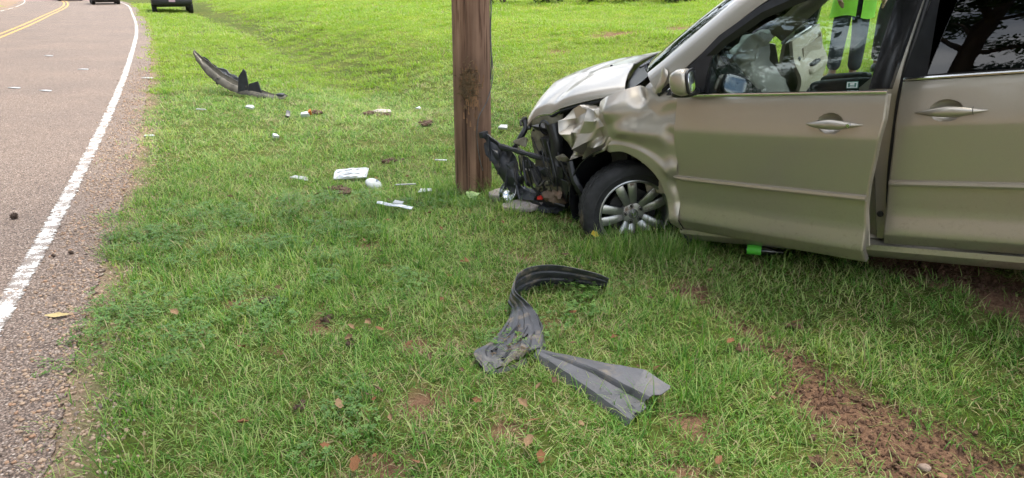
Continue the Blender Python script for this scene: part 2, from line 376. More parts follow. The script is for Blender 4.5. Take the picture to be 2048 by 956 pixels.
def paint(name,col,wear):
    m,nt,b=newmat(name); g=nt.nodes.new('ShaderNodeNewGeometry')
    vo=nt.nodes.new('ShaderNodeTexVoronoi'); vo.inputs['Scale'].default_value=95; nt.links.new(g.outputs['Position'],vo.inputs['Vector'])
    n=wnoise(nt,9,6,.7); s=math_(nt,'ADD',n.outputs[0],math_(nt,'MULTIPLY',vo.outputs['Distance'],.25))
    r=ramp(nt,[(wear,(0,0,0)),(wear+.07,(1,1,1))]); nt.links.new(s,r.inputs[0])
    n2=wnoise(nt,40,3); cr=ramp(nt,[(.3,tuple(k*.82 for k in col)),(.7,col)]); nt.links.new(n2.outputs[0],cr.inputs[0])
    nt.links.new(mixc(nt,r.outputs[0],cr.outputs[0],(.22,.18,.155)),b.inputs['Base Color']); b.inputs['Roughness'].default_value=.7; bump(nt,b,vo.outputs['Distance'],-.4,.005); return m
WPAINT=paint('worn_white_paint',(.70,.69,.66),.59); YPAINT=paint('worn_yellow_paint',(.62,.36,.06),.64)
ribbon(-.355,-.45,.005,wob=.030,sub=18).build('edge_line',WPAINT,road,smooth=0)
ribbon(-7.05,-7.15,.005,wob=.02,sub=4).build('edge_line',WPAINT,road,smooth=0)
ribbon(-4.06,-4.17,.005,wob=.015,sub=4).build('centre_line',YPAINT,road,smooth=0)
ribbon(-4.32,-4.43,.005,wob=.015,sub=4).build('centre_line',YPAINT,road,smooth=0)

# ================================================================== grass
def leafmat(name,stops,trans=.45,patch=.5):
    m,nt,b=newmat(name); out=nt.nodes['Material Output']
    oi=nt.nodes.new('ShaderNodeObjectInfo'); n=wnoise(nt,1.1,4,.6); n2=wnoise(nt,.16,3,.5)
    va=nt.nodes.new('ShaderNodeAttribute'); va.attribute_name='v'
    f=math_(nt,'ADD',math_(nt,'ADD',math_(nt,'MULTIPLY',oi.outputs['Random'],(1-patch)*.30),math_(nt,'MULTIPLY',va.outputs['Fac'],(1-patch)*.85)),math_(nt,'MULTIPLY',math_(nt,'ADD',math_(nt,'MULTIPLY',n.outputs[0],.6),math_(nt,'MULTIPLY',n2.outputs[0],.4)),patch*1.0))
    r=ramp(nt,stops); nt.links.new(f,r.inputs[0]); nt.links.new(r.outputs[0],b.inputs['Base Color'])
    b.inputs['Roughness'].default_value=.5; b.inputs['Specular IOR Level'].default_value=.35
    t=nt.nodes.new('ShaderNodeBsdfTranslucent'); br=mixc(nt,1,r.outputs[0],(1.15,1.25,.6),'MULTIPLY'); nt.links.new(br,t.inputs[0])
    x=nt.nodes.new('ShaderNodeMixShader'); x.inputs[0].default_value=trans; nt.links.new(b.outputs[0],x.inputs[1]); nt.links.new(t.outputs[0],x.inputs[2]); nt.links.new(x.outputs[0],out.inputs[0])
    return m
GRASS=leafmat('grass_blade',[(.16,(.016,.068,.009)),(.34,(.070,.205,.026)),(.54,(.17,.335,.055)),(.72,(.44,.51,.20))])
GRASS_SUNLIT=leafmat('sunlit_grass_blade',[(.14,(.07,.15,.012)),(.34,(.16,.29,.028)),(.54,(.26,.375,.055)),(.74,(.43,.48,.13))],.45,.75)  # lighter, yellower blades: sunlight on the far field put into the colour
STRAW=leafmat('dry_straw',[(.2,(.20,.15,.075)),(.8,(.42,.35,.19))],.25,.2)
CLOVER=leafmat('clover_leaf',[(.2,(.07,.17,.035)),(.8,(.16,.28,.065))],.35,.3)
def blade(mb,x,y,az,L_,lean,curl,wd,mi,r):
    """one bent blade"""
    n=3; P=[];p=np.array([x,y,-.01]);ang=lean
    dx,dy=cos(az),sin(az); sx,sy=-dy,dx; V=[]
    for k in range(n+1):
        wk=wd*(1,.95,.65,0)[k]
        if k<n: V+=[(p[0]+sx*wk/2,p[1]+sy*wk/2,p[2]),(p[0]-sx*wk/2,p[1]-sy*wk/2,p[2])]
        else: V.append(tuple(p))
        st_=L_/n; p=p+np.array([dx*sin(ang),dy*sin(ang),cos(ang)])*st_; ang=min(ang+curl,1.9)
    mb.add(V,[(0,1,3,2),(2,3,5,4),(4,5,6)],mi)
def tuft(seed,n,R_,l0,l1,w0,w1,lean=(.1,.9),curl=(.1,.5),straw=.08):
    r=random.Random(seed); mb=MB()
    for i in range(n):
        q=r.random()*6.283; d=R_*math.sqrt(r.random()); k=r.random()
        blade(mb,d*cos(q),d*sin(q),r.random()*6.283,l0+(l1-l0)*k*k,r.uniform(*lean),r.uniform(*curl),r.uniform(w0,w1),1 if r.random()<straw else 0,r)
    return mb
def clover(seed,n,R_):
    r=random.Random(seed); mb=MB()
    for i in range(n):
        q=r.random()*6.283; d=R_*math.sqrt(r.random()); x,y=d*cos(q),d*sin(q); h=r.uniform(.025,.06); a0=r.random()*6
        for k in range(3):
            a=a0+k*2.09; s=r.uniform(.007,.012); t=r.uniform(-.3,.4)
            mb.add([(x,y,h),(x+cos(a-.6)*s,y+sin(a-.6)*s,h+t*s),(x+cos(a)*s*1.35,y+sin(a)*s*1.35,h+t*s*1.3),(x+cos(a+.6)*s,y+sin(a+.6)*s,h+t*s)],[(0,1,2,3)],2)
    return mb
PR=[]
gm=[GRASS,STRAW,CLOVER]
for k in range(5): PR.append(tuft(10+k,40,.08,.02,.085,.0024,.0044,(.25,1.3),(.1,.55),.12).mesh('t',gm,0))          # 0-4 lawn
for k in range(2): PR.append(tuft(30+k,30,.055,.07,.18,.0026,.0048,(.1,.8),(.2,.5),.05).mesh('t',gm,0))           # 5-6 taller bunch
for k in range(2): PR.append(tuft(40+k,26,.09,.03,.10,.002,.0034,(.8,1.5),(0,.25),.75).mesh('t',gm,0))           # 7-8 thatch and straw
for k in range(2): PR.append(clover(50+k,30,.085).mesh('t',gm,0))                                                # 9-10 clover
for k in range(3): PR.append(tuft(60+k,46,.20,.05,.11,.007,.011,(.2,1.0),(.1,.5),.06).mesh('t',[GRASS_SUNLIT,STRAW,CLOVER],0))
for k in range(3): PR.append(tuft(80+k,38,.08,.025,.095,.0024,.0044,(.25,1.3),(.1,.55),.12).mesh('t',[GRASS_SUNLIT,STRAW,CLOVER],0))            # 11-13 distant lawn
for me_,per in [(q,7) for q in PR[:9]]+[(q,12) for q in PR[9:11]]+[(q,7) for q in PR[11:]]:
    at_=me_.attributes.new('v','FLOAT','POINT'); nv_=len(me_.vertices); at_.data.foreach_set('value',np.repeat(rng.random(nv_//per+1),per)[:nv_].astype(np.float32))
def wedge(n,d0,d1,am=.92,seed=1):
    r=np.random.default_rng(seed); d=np.sqrt(r.random(n)*(d1*d1-d0*d0)+d0*d0); a=(r.random(n)*2-1)*am
    return d*np.sin(a),d*np.cos(a)
gp_=[];gr_=[];gs_=[];gi_=[]
def area(d0,d1,am=.92): return am*(d1*d1-d0*d0)
def sow(dens,d0,d1,kinds,scale,seed,keep=None,zs=1.0):
    n=int(dens*area(d0,d1)); x,y=wedge(n,d0,d1,seed=seed); r=np.random.default_rng(seed+100)
    s=road_s(x,y); d=dirt(x,y); e=noise2(x*3.2,y*3.2,5,3); e2=noise2(x*1.1,y*1.1,6,2)
    p=sst(.0,.28,s+.07+e*.6)*(1-.88*sst(.3,.85,d))*np.clip(1.0+1.1*np.minimum(e2+.5*e+.12,0),.2,1)
    left=(s<-7.9)&(s>-14); p=np.where(s<-.4,np.where(left,1,0),p)
    if keep is not None: p=p*keep(x,y,e,e2)
    k=r.random(n)<p
    # nothing inside the pole, the tyre or the slabs
    k&=np.hypot(x+.31,y-5.38)>.155
    x,y,s=x[k],y[k],s[k]; m_=len(x); z=ground_z(x,y,s)
    sc=scale*r.uniform(.75,1.3,m_); gp_.append(np.stack([x,y,z],1)); gr_.append(np.stack([r.normal(0,.1,m_),r.normal(0,.1,m_),r.random(m_)*6.283],1))
    gs_.append(np.stack([sc,sc,sc*zs*r.uniform(.8,1.2,m_)],1)); gi_.append(r.choice(kinds,m_))
sow(430,1.5,4.2,[0,1,2,3,4],1,1)
sow(300,4.2,7,[0,1,2,3,4],1.1,2)
sow(48,1.5,6,[5,6],1,3,lambda x,y,e,e2:sst(-.02,.22,e2+e*.5)+.12)
sow(190,1.5,6.5,[7,8],1,4,lambda x,y,e,e2:sst(.0,.2,-e2+e*.4)+.15)
sow(60,1.5,5.5,[9,10],1,5,lambda x,y,e,e2:sst(.05,.2,e*.8-e2*.2-.12*(x+.5))*sst(1.2,-.2,x))
sow(600,3.6,6.2,[5,6],1,9,lambda x,y,e,e2:np.maximum((np.hypot(x+.31,y-5.3)<.40)*.35,np.maximum((np.hypot((x-.80)/2.2,y-4.0)<.17)*.8,(np.hypot(x-.05,y-5.0)<.25)*.4)))
sow(120,7,13,[0,1,2,3,4,7],1.45,6,lambda x,y,e,e2:sst(6.5,4.0,road_s(x,y)+e*3),zs=.8)
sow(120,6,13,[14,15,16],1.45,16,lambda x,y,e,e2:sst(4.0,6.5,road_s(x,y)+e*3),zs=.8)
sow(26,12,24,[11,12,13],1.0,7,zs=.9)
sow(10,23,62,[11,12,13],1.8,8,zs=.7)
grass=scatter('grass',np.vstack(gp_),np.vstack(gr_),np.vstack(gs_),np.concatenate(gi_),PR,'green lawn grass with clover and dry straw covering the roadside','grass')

# ================================================================== gravel verge
m,nt,b=newmat('pebble'); oi=nt.nodes.new('ShaderNodeObjectInfo')
r=ramp(nt,[(0,(.15,.11,.085)),(.15,(.21,.165,.135)),(.4,(.31,.215,.145)),(.7,(.40,.29,.20)),(.9,(.34,.20,.12)),(1,(.44,.37,.30))]); nt.links.new(oi.outputs['Random'],r.inputs[0])
n=tnoise(nt,120,3); nt.links.new(mixc(nt,.3,r.outputs[0],n.outputs[0],'OVERLAY'),b.inputs['Base Color']); b.inputs['Roughness'].default_value=.75; PEBBLE=m
PB=[MB().ball((0,0,0),.5,1,rr_,.62,7,5,jit=.22,seed=k).mesh('p',PEBBLE,60) for k,rr_ in enumerate((.8,.95,.7,1.0))]
n=20000; t=rng.random(n)**1.6*17+.2; ex=np.interp(t,RC[:,1],RC[:,0]); off=rng.normal(-.06,.15,n)
x=ex+off*1.1; y=t+off*.45; s=road_s(x,y); e=noise2(x*2,y*2,31,2); k=(s>-.5)&(s<.75)&(rng.random(n)<np.clip(.85+e*1.6-.6*np.abs(s),0,1)*sst(17,7,y)); x,y,s=x[k],y[k],s[k]
z=np.where(s<.0,0,ground_z(x,y,s)); sz=np.exp(rng.normal(math.log(.011),.42,len(x)))*np.interp(y,[0,6,25],[1,1.15,2]); sz=np.minimum(sz,.022)
scatter('gravel',np.stack([x,y,z+sz*.12],1),np.stack([rng.normal(0,.3,len(x)),rng.normal(0,.3,len(x)),rng.random(len(x))*6.28],1),np.stack([sz]*3,1),rng.integers(0,4,len(x)),PB,'loose brown and grey gravel along the edge of the road','gravel')

# ================================================================== torn-up soil in the tyre rut
SOIL=plain('red_brown_soil',(.185,.100,.059),.95,0,.5,25,.9,120)
CL=[MB().ball((0,0,0),.5,1,.8,.6,7,5,jit=.55,seed=70+k).mesh('c',SOIL,25) for k in range(5)]
n=34000; x=rng.uniform(.75,2.75,n); y=rng.uniform(1.3,4.0,n); d=dirt(x,y)*(np.minimum(segd(x,y,RUT),segd(x,y,RUT2))<.5); k=rng.random(n)<d*.75; x,y=x[k],y[k]; z=ground_z(x,y)
sz=np.exp(rng.normal(math.log(.0085),.62,len(x))); sz=np.minimum(sz,.06)
scatter('rut_soil',np.stack([x,y,z+sz*.1],1),rng.random((len(x),3))*6.28,np.stack([sz]*3,1),rng.integers(0,5,len(x)),CL,'loose reddish brown soil churned up in the tyre rut','soil')
# ================================================================== utility pole
m,nt,b=newmat('weathered_pole_wood')
n=tnoise(nt,14,7,stretch=(1,1,.05)); r=ramp(nt,[(.28,(.085,.046,.030)),(.45,(.19,.108,.070)),(.6,(.275,.165,.11)),(.75,(.37,.24,.17))]); nt.links.new(n.outputs[0],r.inputs[0])
n2=tnoise(nt,3,5,stretch=(1,1,.5)); r2=ramp(nt,[(.35,(.7,.68,.66)),(.65,(1.2,1.17,1.12))]); nt.links.new(n2.outputs[0],r2.inputs[0])
n3=tnoise(nt,55,4,stretch=(1,1,.03)); r3=ramp(nt,[(.37,(.42,.35,.30)),(.44,(1,1,1))]); nt.links.new(n3.outputs[0],r3.inputs[0])
nt.links.new(mixc(nt,1,mixc(nt,1,r.outputs[0],r2.outputs[0],'MULTIPLY'),r3.outputs[0],'MULTIPLY'),b.inputs['Base Color']); b.inputs['Roughness'].default_value=.9
bump(nt,b,mixc(nt,.5,n3.outputs[0],n.outputs[0]),.6,.006); POLEW=m
PX,PY=-.31,5.38
pole=thing('utility_pole','round brown wooden utility pole standing against the van front','utility pole',(PX,PY,0))
mb=MB(); V=[];seg=56;hs=list(np.linspace(-.4,3.2,46))+[4,5,6.5,8,9.5]
for i,h in enumerate(hs):
    for k in range(seg):
        q=2*pi*k/seg; rr_=.146-.0035*h+.0035*mnoise.noise(Vector((cos(q)*2.5,sin(q)*2.5,h*.8)))+.002*mnoise.noise(Vector((cos(q)*9,sin(q)*9,h*.25)))
        # bruise where the van struck, on the side facing the road camera
        dq=((q-4.62+pi)%(2*pi)-pi)*.146; rr_-=.012*math.exp(-(dq/.05)**2-((h-.85)/.10)**2)+.006*math.exp(-(dq/.03)**2-((h-.70)/.09)**2)
        V.append((rr_*cos(q)+.004*h,rr_*sin(q),h))
F=[(i*seg+k,i*seg+(k+1)%seg,(i+1)*seg+(k+1)%seg,(i+1)*seg+k) for i in range(len(hs)-1) for k in range(seg)]+[tuple((len(hs)-1)*seg+k for k in range(seg))]
mb.add(V,F).build('shaft',POLEW,pole)
WIRE=plain('grey_wire',(.17,.165,.16),.55,.5,.3,30)
def polept(q,h,o=.004): return ((.148-.0035*h+o)*cos(q)+.004*h,(.148-.0035*h+o)*sin(q),h)
P=[polept(q,h,o) for q,h,o in ((6.05,3.4,.004),(6.03,2.4,.006),(6.08,1.6,.012),(6.12,1.2,.004),(6.10,.98,.02),(5.95,.85,.012),(5.55,.74,.006),(5.10,.64,.004),(4.98,.52,.004),(5.02,.40,.004),(5.15,.28,.006),(5.25,.22,.010))]
MB().tube(crv(P,70),.004,6).build('ground_wire',WIRE,pole)
MB().tube(crv([polept(6.12,h,.006+.004*sin(h*19)) for h in np.linspace(.9,3.4,20)],80),.006,6).build('ground_wire',WIRE,pole)
STRAWY=plain('dry_grass_wad',(.17,.115,.06),.95,0,.5,30,.5,90); BARKY=plain('fresh_splintered_wood',(.30,.165,.085),.9,0,.45,35,.7,80,stretch=(1,1,.2))
mb=MB();rr_=random.Random(8)
for i in range(380):
    q=4.56+rr_.gauss(0,.24); h=.88+rr_.gauss(0,.065); p=np.array(polept(q,h,-.006)); d=np.array((rr_.gauss(0,1),rr_.gauss(-.3,.5),rr_.gauss(-.2,1))); d/=np.linalg.norm(d)
    o=np.array((cos(q),sin(q),0)); mb.tube([p,p+d*.018+o*.010,p+d*.04+o*.005],[.003,.0026,.001],4)
mb.build('straw_wad',STRAWY,pole)['kind']='stuff'
mb=MB()
for i in range(150):
    q=4.72+rr_.gauss(0,.26); h=.82+rr_.gauss(0,.10); p=np.array(polept(q,h,-.004)); L_=rr_.uniform(.012,.06)
    o=np.array((cos(q),sin(q),0)); tq=np.array((-sin(q),cos(q),0)); wv=rr_.uniform(.003,.008)
    mb.hexa([p-tq*wv,p+tq*wv,p+tq*wv+o*.004,p-tq*wv+o*.004,p+(0,0,L_)-tq*wv*.3+o*.004,p+(0,0,L_)+tq*wv*.3+o*.004,p+(0,0,L_)+tq*wv*.3+o*.009,p+(0,0,L_)-tq*wv*.3+o*.009])
mb.build('splinter_patch',BARKY,pole)['kind']='stuff'
mb=MB()
for i in range(24):
    q=rr_.uniform(4.9,5.5); h=.06; p=np.array(polept(q,h,.01)); mb.tube([p+np.array((rr_.gauss(0,.02),0,0)),p+np.array((rr_.gauss(0,.03),-.02,rr_.uniform(.03,.09))),p+np.array((rr_.gauss(0,.05),-.035,rr_.uniform(.05,.15)))],[.0022,.0018,.0008],4)
mb.build('dry_vine',STRAWY,pole)['kind']='stuff'

# ================================================================== minivan
m,nt,b=newmat('champagne_metallic_paint')
n=tnoise(nt,900,2); r=ramp(nt,[(.3,(.43,.385,.315)),(.7,(.525,.475,.395))]); nt.links.new(n.outputs[0],r.inputs[0])
d1=tnoise(nt,7,7,rough=.7); dr=ramp(nt,[(.58,(0,0,0)),(.9,(.25,.25,.25))]); nt.links.new(d1.outputs[0],dr.inputs[0])
tcz=nt.nodes.new('ShaderNodeTexCoord'); sz_=nt.nodes.new('ShaderNodeSeparateXYZ'); nt.links.new(tcz.outputs['Object'],sz_.inputs[0])
mz=nt.nodes.new('ShaderNodeMapRange'); nt.links.new(sz_.outputs[2],mz.inputs[0]); mz.inputs[1].default_value=.62; mz.inputs[2].default_value=.22
ms=tnoise(nt,38,6,rough=.75); md_=ramp(nt,[(.54,(0,0,0)),(.70,(.55,.55,.55))]); nt.links.new(ms.outputs[0],md_.inputs[0])
nt.links.new(mixc(nt,math_(nt,'MULTIPLY',mz.outputs[0],md_.outputs[0]),mixc(nt,dr.outputs[0],r.outputs[0],(.33,.27,.19)),(.20,.14,.09)),b.inputs['Base Color'])
rr2=nt.nodes.new('ShaderNodeMapRange'); nt.links.new(dr.outputs[0],rr2.inputs[0]); rr2.inputs[3].default_value=.34; rr2.inputs[4].default_value=.50; nt.links.new(rr2.outputs[0],b.inputs['Roughness'])
b.inputs['Metallic'].default_value=.68; b.inputs['Coat Weight'].default_value=.7; b.inputs['Coat Roughness'].default_value=.06
bn=tnoise(nt,5,3); bump(nt,b,bn.outputs[0],.04,.02); PAINT=m
INNERP=plain('shaded_olive_metal',(.20,.185,.135),.55,.35,.35,9,.3,40,grime=(.09,.065,.045),gs=7,gth=.56)  # body colour as it looks in shadow, the shade painted into this olive
BLACKP=plain('black_trim',(.016,.016,.018),.38,0,.3,20,.15,200)
BLACKG=plain('gloss_black_trim',(.01,.01,.011),.14,0,.2,20)
PLAST=plain('dark_grey_plastic',(.022,.024,.028),.42,0,.4,12,.3,90,grime=(.13,.11,.085),gs=9,gth=.64)
RUBBER=plain('tyre_rubber',(.026,.026,.027),.78,0,.4,14,.4,120,grime=(.15,.115,.075),gs=5,gth=.60)
CHROME=plain('bright_trim',(.72,.73,.74),.16,1,.08,20)
ALLOY=plain('alloy_wheel',(.50,.50,.47),.32,.85,.2,10,0,60,grime=(.17,.085,.045),gs=11,gth=.585)
DARKM=plain('dark_greasy_metal',(.035,.033,.03),.6,.3,.5,9,.5,50,grime=(.10,.075,.05),gs=8,gth=.6)
BEIGE=plain('beige_interior',(.50,.44,.34),.65,0,.08,20,.15,300)
BEIGED=plain('beige_cloth',(.40,.34,.26),.9,0,.15,60,.4,400)
SEATD=plain('dark_seat_trim',(.03,.03,.032),.7,0,.3,30,.2,200)
BAG=plain('airbag_cloth',(.82,.79,.74),.85,0,.10,6,.25,300)
MIRR,nt,b=newmat('mirror_glass'); b.inputs['Base Color'].default_value=(.8,.82,.84,1); b.inputs['Metallic'].default_value=1; b.inputs['Roughness'].default_value=.02
n=tnoise(nt,30,2); rr2=nt.nodes.new('ShaderNodeMapRange'); nt.links.new(n.outputs[0],rr2.inputs[0]); rr2.inputs[3].default_value=.01; rr2.inputs[4].default_value=.04; nt.links.new(rr2.outputs[0],b.inputs['Roughness'])
GLASS=glassmat('clear_window_glass',(.86,.93,.89),1.0,1.52); TINT=glassmat('privacy_glass',(.14,.15,.155),1.0,1.55)
REDP=plain('red_plastic',(.55,.03,.025),.35,0,.15,20); CONC=plain('rough_concrete',(.36,.31,.28),.92,0,.22,12,.8,60,grime=(.16,.12,.09),gs=8,gth=.6)

van=thing('minivan','champagne beige minivan with a crushed front corner beside the pole','van',(1.37899,5.0151,-.06749))
van.rotation_euler=(-.104636,.160747,2.39981)
PZ=[.20,.255,.335,.35,.45,.6,.82,.855,.88,.895,.91,.94,1.09,1.25,1.45,1.6,1.75]; PYv=[.90,.925,.966,.966,.944,.950,.957,.9585,.959,.9575,.955,.949,.915,.87,.80,.725,.6]
def yp(z): return float(np.interp(z,PZ,PYv))
def tap(x): return .25*max(0,(x+.3)/1.2)**2 + .03*max(0,(-x-3.2)/.8)**2
def dx_lead(z): return float(np.interp(z,[.25,.36,.52,.77,.92,1.08],[-.030,-.035,-.035,-.011,.014,.028]))
def dx_trail(z): return float(np.interp(z,[.26,.41,.54,.67,.84,.97,1.08],[1.112,1.122,1.129,1.151,1.193,1.220,1.226]))
ZR=[.262,.27,.285,.30,.32,.333,.338,.345,.36,.38,.40,.42,.45,.48,.52,.56,.60,.64,.68,.72,.76,.80,.83,.855,.872,.882,.888,.894]+list(np.arange(.898,1.006,.0048))+[1.03,1.06,1.08]
def cup(s,z,s0,z0):
    e=((s-s0)/.062)**2+((z-z0)/.046)**2
    return -.030*max(0,1-e)**.5 if e<1 else 0
def sidegrid(f0,f1,zr,nc,yfun):
    return np.array([[(lambda x:(x,yfun(x,z),z))(f0(z)+(f1(z)-f0(z))*j/(nc-1)) for j in range(nc)] for z in zr])
def handle(parent,s0,z0,sgn=1,key=True,y0=0):
    """lens-shaped pull handle; x runs forward"""
    mb=MB(); xs=np.linspace(-.142,.142,27); V=[];F=[];sg=10
    for x in xs:
        u=abs(x)/.142; hh=.0235*max(.06,(1-u**1.7)); dd=.016*max(.1,1-u**3)
        for k in range(sg):
            q=2*pi*k/sg; V.append((s0+x,y0+.026*(1-u**2.5)-.003+dd*sin(q),z0+hh*cos(q)-.004*u))
    for i in range(len(xs)-1):
        for k in range(sg): F.append((i*sg+k,i*sg+(k+1)%sg,(i+1)*sg+(k+1)%sg,(i+1)*sg+k))
    mb.add(V,F); h=mb.build('handle',PAINT,parent,fixn=True)
    if key: MB().lathe([(.0,.008),(.009,.008),(.0095,.004),(.0095,-.012)],14,'y',(s0-.092,y0+.026,z0)).build('key_lock',CHROME,parent)
    return h
def strip(name,parent,x0,x1,z0,z1,out,mat,y0f,n=40,pt=False,zf=None):
    """moulding with a bevelled section following the panel"""
    P=[]
    for k,(zz,oo) in enumerate(((0,0),(.12,.8),(.5,1),(.88,.8),(1,0))):
        row=[]
        for j in range(n):
            x=x0+(x1-x0)*j/(n-1); zc0,zc1=z0,z1
            if pt:
                u=min(1,(x1-x)/.05); zc0=(z0+z1)/2-(z1-z0)/2*u
            dzz=zf(x) if zf else 0; z=zc0+(zc1-zc0)*zz+dzz; row.append((x,y0f(x,z)+oo*out,z))
        P.append(row)
    return MB().sheet(P,.004).build(name,mat,parent,smooth=30)

# ---- front door on the camera side, hanging ajar
A_D=12
fd=MB().sheet(sidegrid(lambda z:-dx_trail(z),lambda z:-dx_lead(z),ZR,170,lambda x,z:yp(z)-.95+cup(-x,z,.972,.95)+.006*sin(pi*min(1,max(0,-x/1.15)))),.03).build('front_door',PAINT,van,smooth=28)
fd.location=(-.49,.95,0); fd.rotation_euler=(0,0,-rad(A_D)); fd['label']='driver door standing slightly open'
ydl=lambda x,z: yp(z)-.95+.006*sin(pi*min(1,max(0,-x/1.15)))
strip('moulding',fd,-1.138,.0+.028,.583,.617,.019,PAINT,ydl,pt=True)
strip('belt_trim',fd,-1.224,-.06,1.078,1.098,.010,CHROME,lambda x,z:ydl(x,1.08))
handle(fd,-.985,.95)
def dl(s,z,o=0): return (-s,yp(z)-.95+o,z)
IN=[(.227,1.10),(.25,1.29),(.33,1.348),(.555,1.46),(.737,1.508),(.95,1.548),(1.222,1.575),(1.135,1.09)]
OU=[(-.03,1.085),(.195,1.285),(.31,1.378),(.54,1.492),(.725,1.542),(.945,1.585),(1.325,1.61),(1.226,1.083)]
def ring(name,parent,inn,out,f,th,mat,o_in=-.012,o_out=0,close=False):
    n=len(inn); k=n+1 if close else n
    P=[[f(*out[i%n],o_out),f(*[(a*.35+b*.65) for a,b in zip(out[i%n],inn[i%n])],o_out+.002),f(*inn[i%n],o_in)] for i in range(k)]
    P=np.array(P); P=np.stack([lin(P[:,q],(k-1)*3+1) for q in range(3)],1)
    return MB().sheet(P,th).build(name,mat,parent,smooth=30)
ring('window_frame',fd,IN[:7],OU[:7],dl,.03,BLACKP)
# black sash at the back of the window
MB().sheet([[dl(s0+(s1-s0)*j/4,z,.001) for j in (4,3,2,1,0)] for z,s0,s1 in ((1.10,1.137,1.228),(1.2,1.155,1.250),(1.3,1.173,1.272),(1.4,1.191,1.292),(1.5,1.209,1.312),(1.6,1.227,1.333))],.03).build('window_sash',BLACKG,fd)
MB().sheet([[dl(.227+(1.14-.227)*t,1.10,-.018) if False else dl((.225+(.02 if z>1.2 else 0)*0)+t*(1.16+(z-1.09)*.18-.225) if z<1.29 else np.interp(z,[1.29,1.348,1.46,1.508,1.548,1.575],[.25,.33,.555,.737,.95,1.15])+t*(1.16+(z-1.09)*.18-np.interp(z,[1.29,1.348,1.46,1.508,1.548,1.575],[.25,.33,.555,.737,.95,1.15])),z,-.016) for t in np.linspace(1,0,9)] for z in (1.085,1.15,1.22,1.29,1.32,1.348,1.40,1.46,1.508,1.548,1.574)],.005).build('window_glass',GLASS,fd,smooth=60)
MB().sheet([[dl(a_,z,-.006) for a_ in np.linspace(.215,l_,5)] for z,l_ in ((1.10,.0),(1.16,.06),(1.22,.125),(1.28,.2))],.01).build('sail_panel',BLACKG,fd)
MB().sheet([[dl(s_,z,.002) for s_ in (.243,.232,.215)] for z in (1.09,1.15,1.22,1.30)],.02).build('window_post',BLACKP,fd)
# sticker on the glass
STK=plain('sticker_print',(.62,.68,.66),.5,0,.1,60); STKG=plain('sticker_green',(.05,.16,.12),.5,0,.2,60)
mb=MB(); mb.sheet([[dl(s_,z,-.013) for s_ in (1.082,1.026)] for z in (1.102,1.132)],.001); st_=mb.build('sticker',STKG,fd)
mb=MB()
for s0,s1,z0,z1 in ((1.078,1.074,1.105,1.129),(1.034,1.030,1.105,1.129),(1.078,1.03,1.105,1.108),(1.078,1.03,1.126,1.129),(1.064,1.044,1.111,1.114),(1.064,1.044,1.118,1.124)): mb.sheet([[dl(s_,z,-.0115) for s_ in (s0,s1)] for z in (z0,z1)],.0008)
mb.build('sticker_mark',STK,fd)
# mirror
def superbox(c,h,e=.55,u=24,v=14,squash=None):
    V=[];F=[];sp=lambda t:math.copysign(abs(t)**e,t)
    for j in range(v+1):
        ph=-pi/2+pi*j/v
        for i in range(u):
            th=2*pi*i/u; p=[h[0]*sp(cos(ph))*sp(cos(th)),h[1]*sp(cos(ph))*sp(sin(th)),h[2]*sp(sin(ph))]
            if squash: p=squash(p)
            V.append((c[0]+p[0],c[1]+p[1],c[2]+p[2]))
    for j in range(v):
        for i in range(u): F.append((j*u+i,j*u+(i+1)%u,(j+1)*u+(i+1)%u,(j+1)*u+i))
    return V,F
MC=(-.215,.125,1.19)
def sq(p):
    x,y,z=p; k=1-.35*max(0,x/.075); return [x,y*k,z*k+(.012*(y/.1))]
MR_=Matrix.Translation(MC)@Matrix.Rotation(rad(24),4,'Z')@Matrix.Translation([-k for k in MC])
def mrot(vf): return [MR_@Vector(p) for p in vf[0]],vf[1]
mir=MB().add(*mrot(superbox(MC,(.056,.086,.072),.55,squash=sq))).build('mirror',PAINT,fd,smooth=60)
MB().add(*mrot(superbox((MC[0]-.052,MC[1],MC[2]),(.010,.080,.066),.5))).build('mirror_rim',BLACKP,fd,smooth=60)
MB().add(*mrot(superbox((MC[0]-.058,MC[1],MC[2]),(.006,.072,.056),.5))).build('mirror_glass',MIRR,fd,smooth=60)
mb=MB(); mb.add(*superbox((-.15,.03,1.115),(.075,.06,.022),.6)); mb.build('mirror_arm',BLACKP,fd,smooth=60)
# door inner trim
MB().sheet(sidegrid(lambda z:-1.09,lambda z:-.02,[1.075,.95,.8,.6,.45,.32],12,lambda x,z:-.085-.02*(z<.7)),.012).build('inner_trim',BEIGE,fd)

# ---- sliding door
SL0=lambda z:-2.66
def sl1(z): return float(np.interp(z,[.278,.434,.617,.84,1.0,1.083],[-1.600,-1.612,-1.631,-1.660,-1.677,-1.688]))
yb=lambda x,z: yp(z)-tap(x)
sd=MB().sheet(sidegrid(SL0,sl1,[z+.012 if z<.3 else z for z in ZR],150,lambda x,z:yb(x,z)+cup(-x,z,1.868,.945)),.03).build('sliding_door',PAINT,van,smooth=28)
strip('moulding',sd,-2.66,-1.634,.584,.618,.019,PAINT,yb); strip('belt_trim',sd,-2.66,-1.692,1.083,1.100,.010,CHROME,lambda x,z:yb(x,1.09))
handle(sd,-1.885,.945,key=False,y0=.955)
mb=MB(); mb.tube([(-1.975,.972,.945-.018),(-1.975,.986,.945),(-1.975,.972,.945+.018)],.0012,4); mb.build('handle_seam',BLACKP,sd)
mb=MB(); mb.sheet([[(x_,yb(x_,z)-.004,z) for x_ in np.linspace(-2.66,xf,12)] for z,xf in ((1.098,-1.692),(1.2,-1.715),(1.3,-1.742),(1.4,-1.772),(1.5,-1.80),(1.6,-1.825))],.012); mb.build('window_surround',BLACKP,sd)
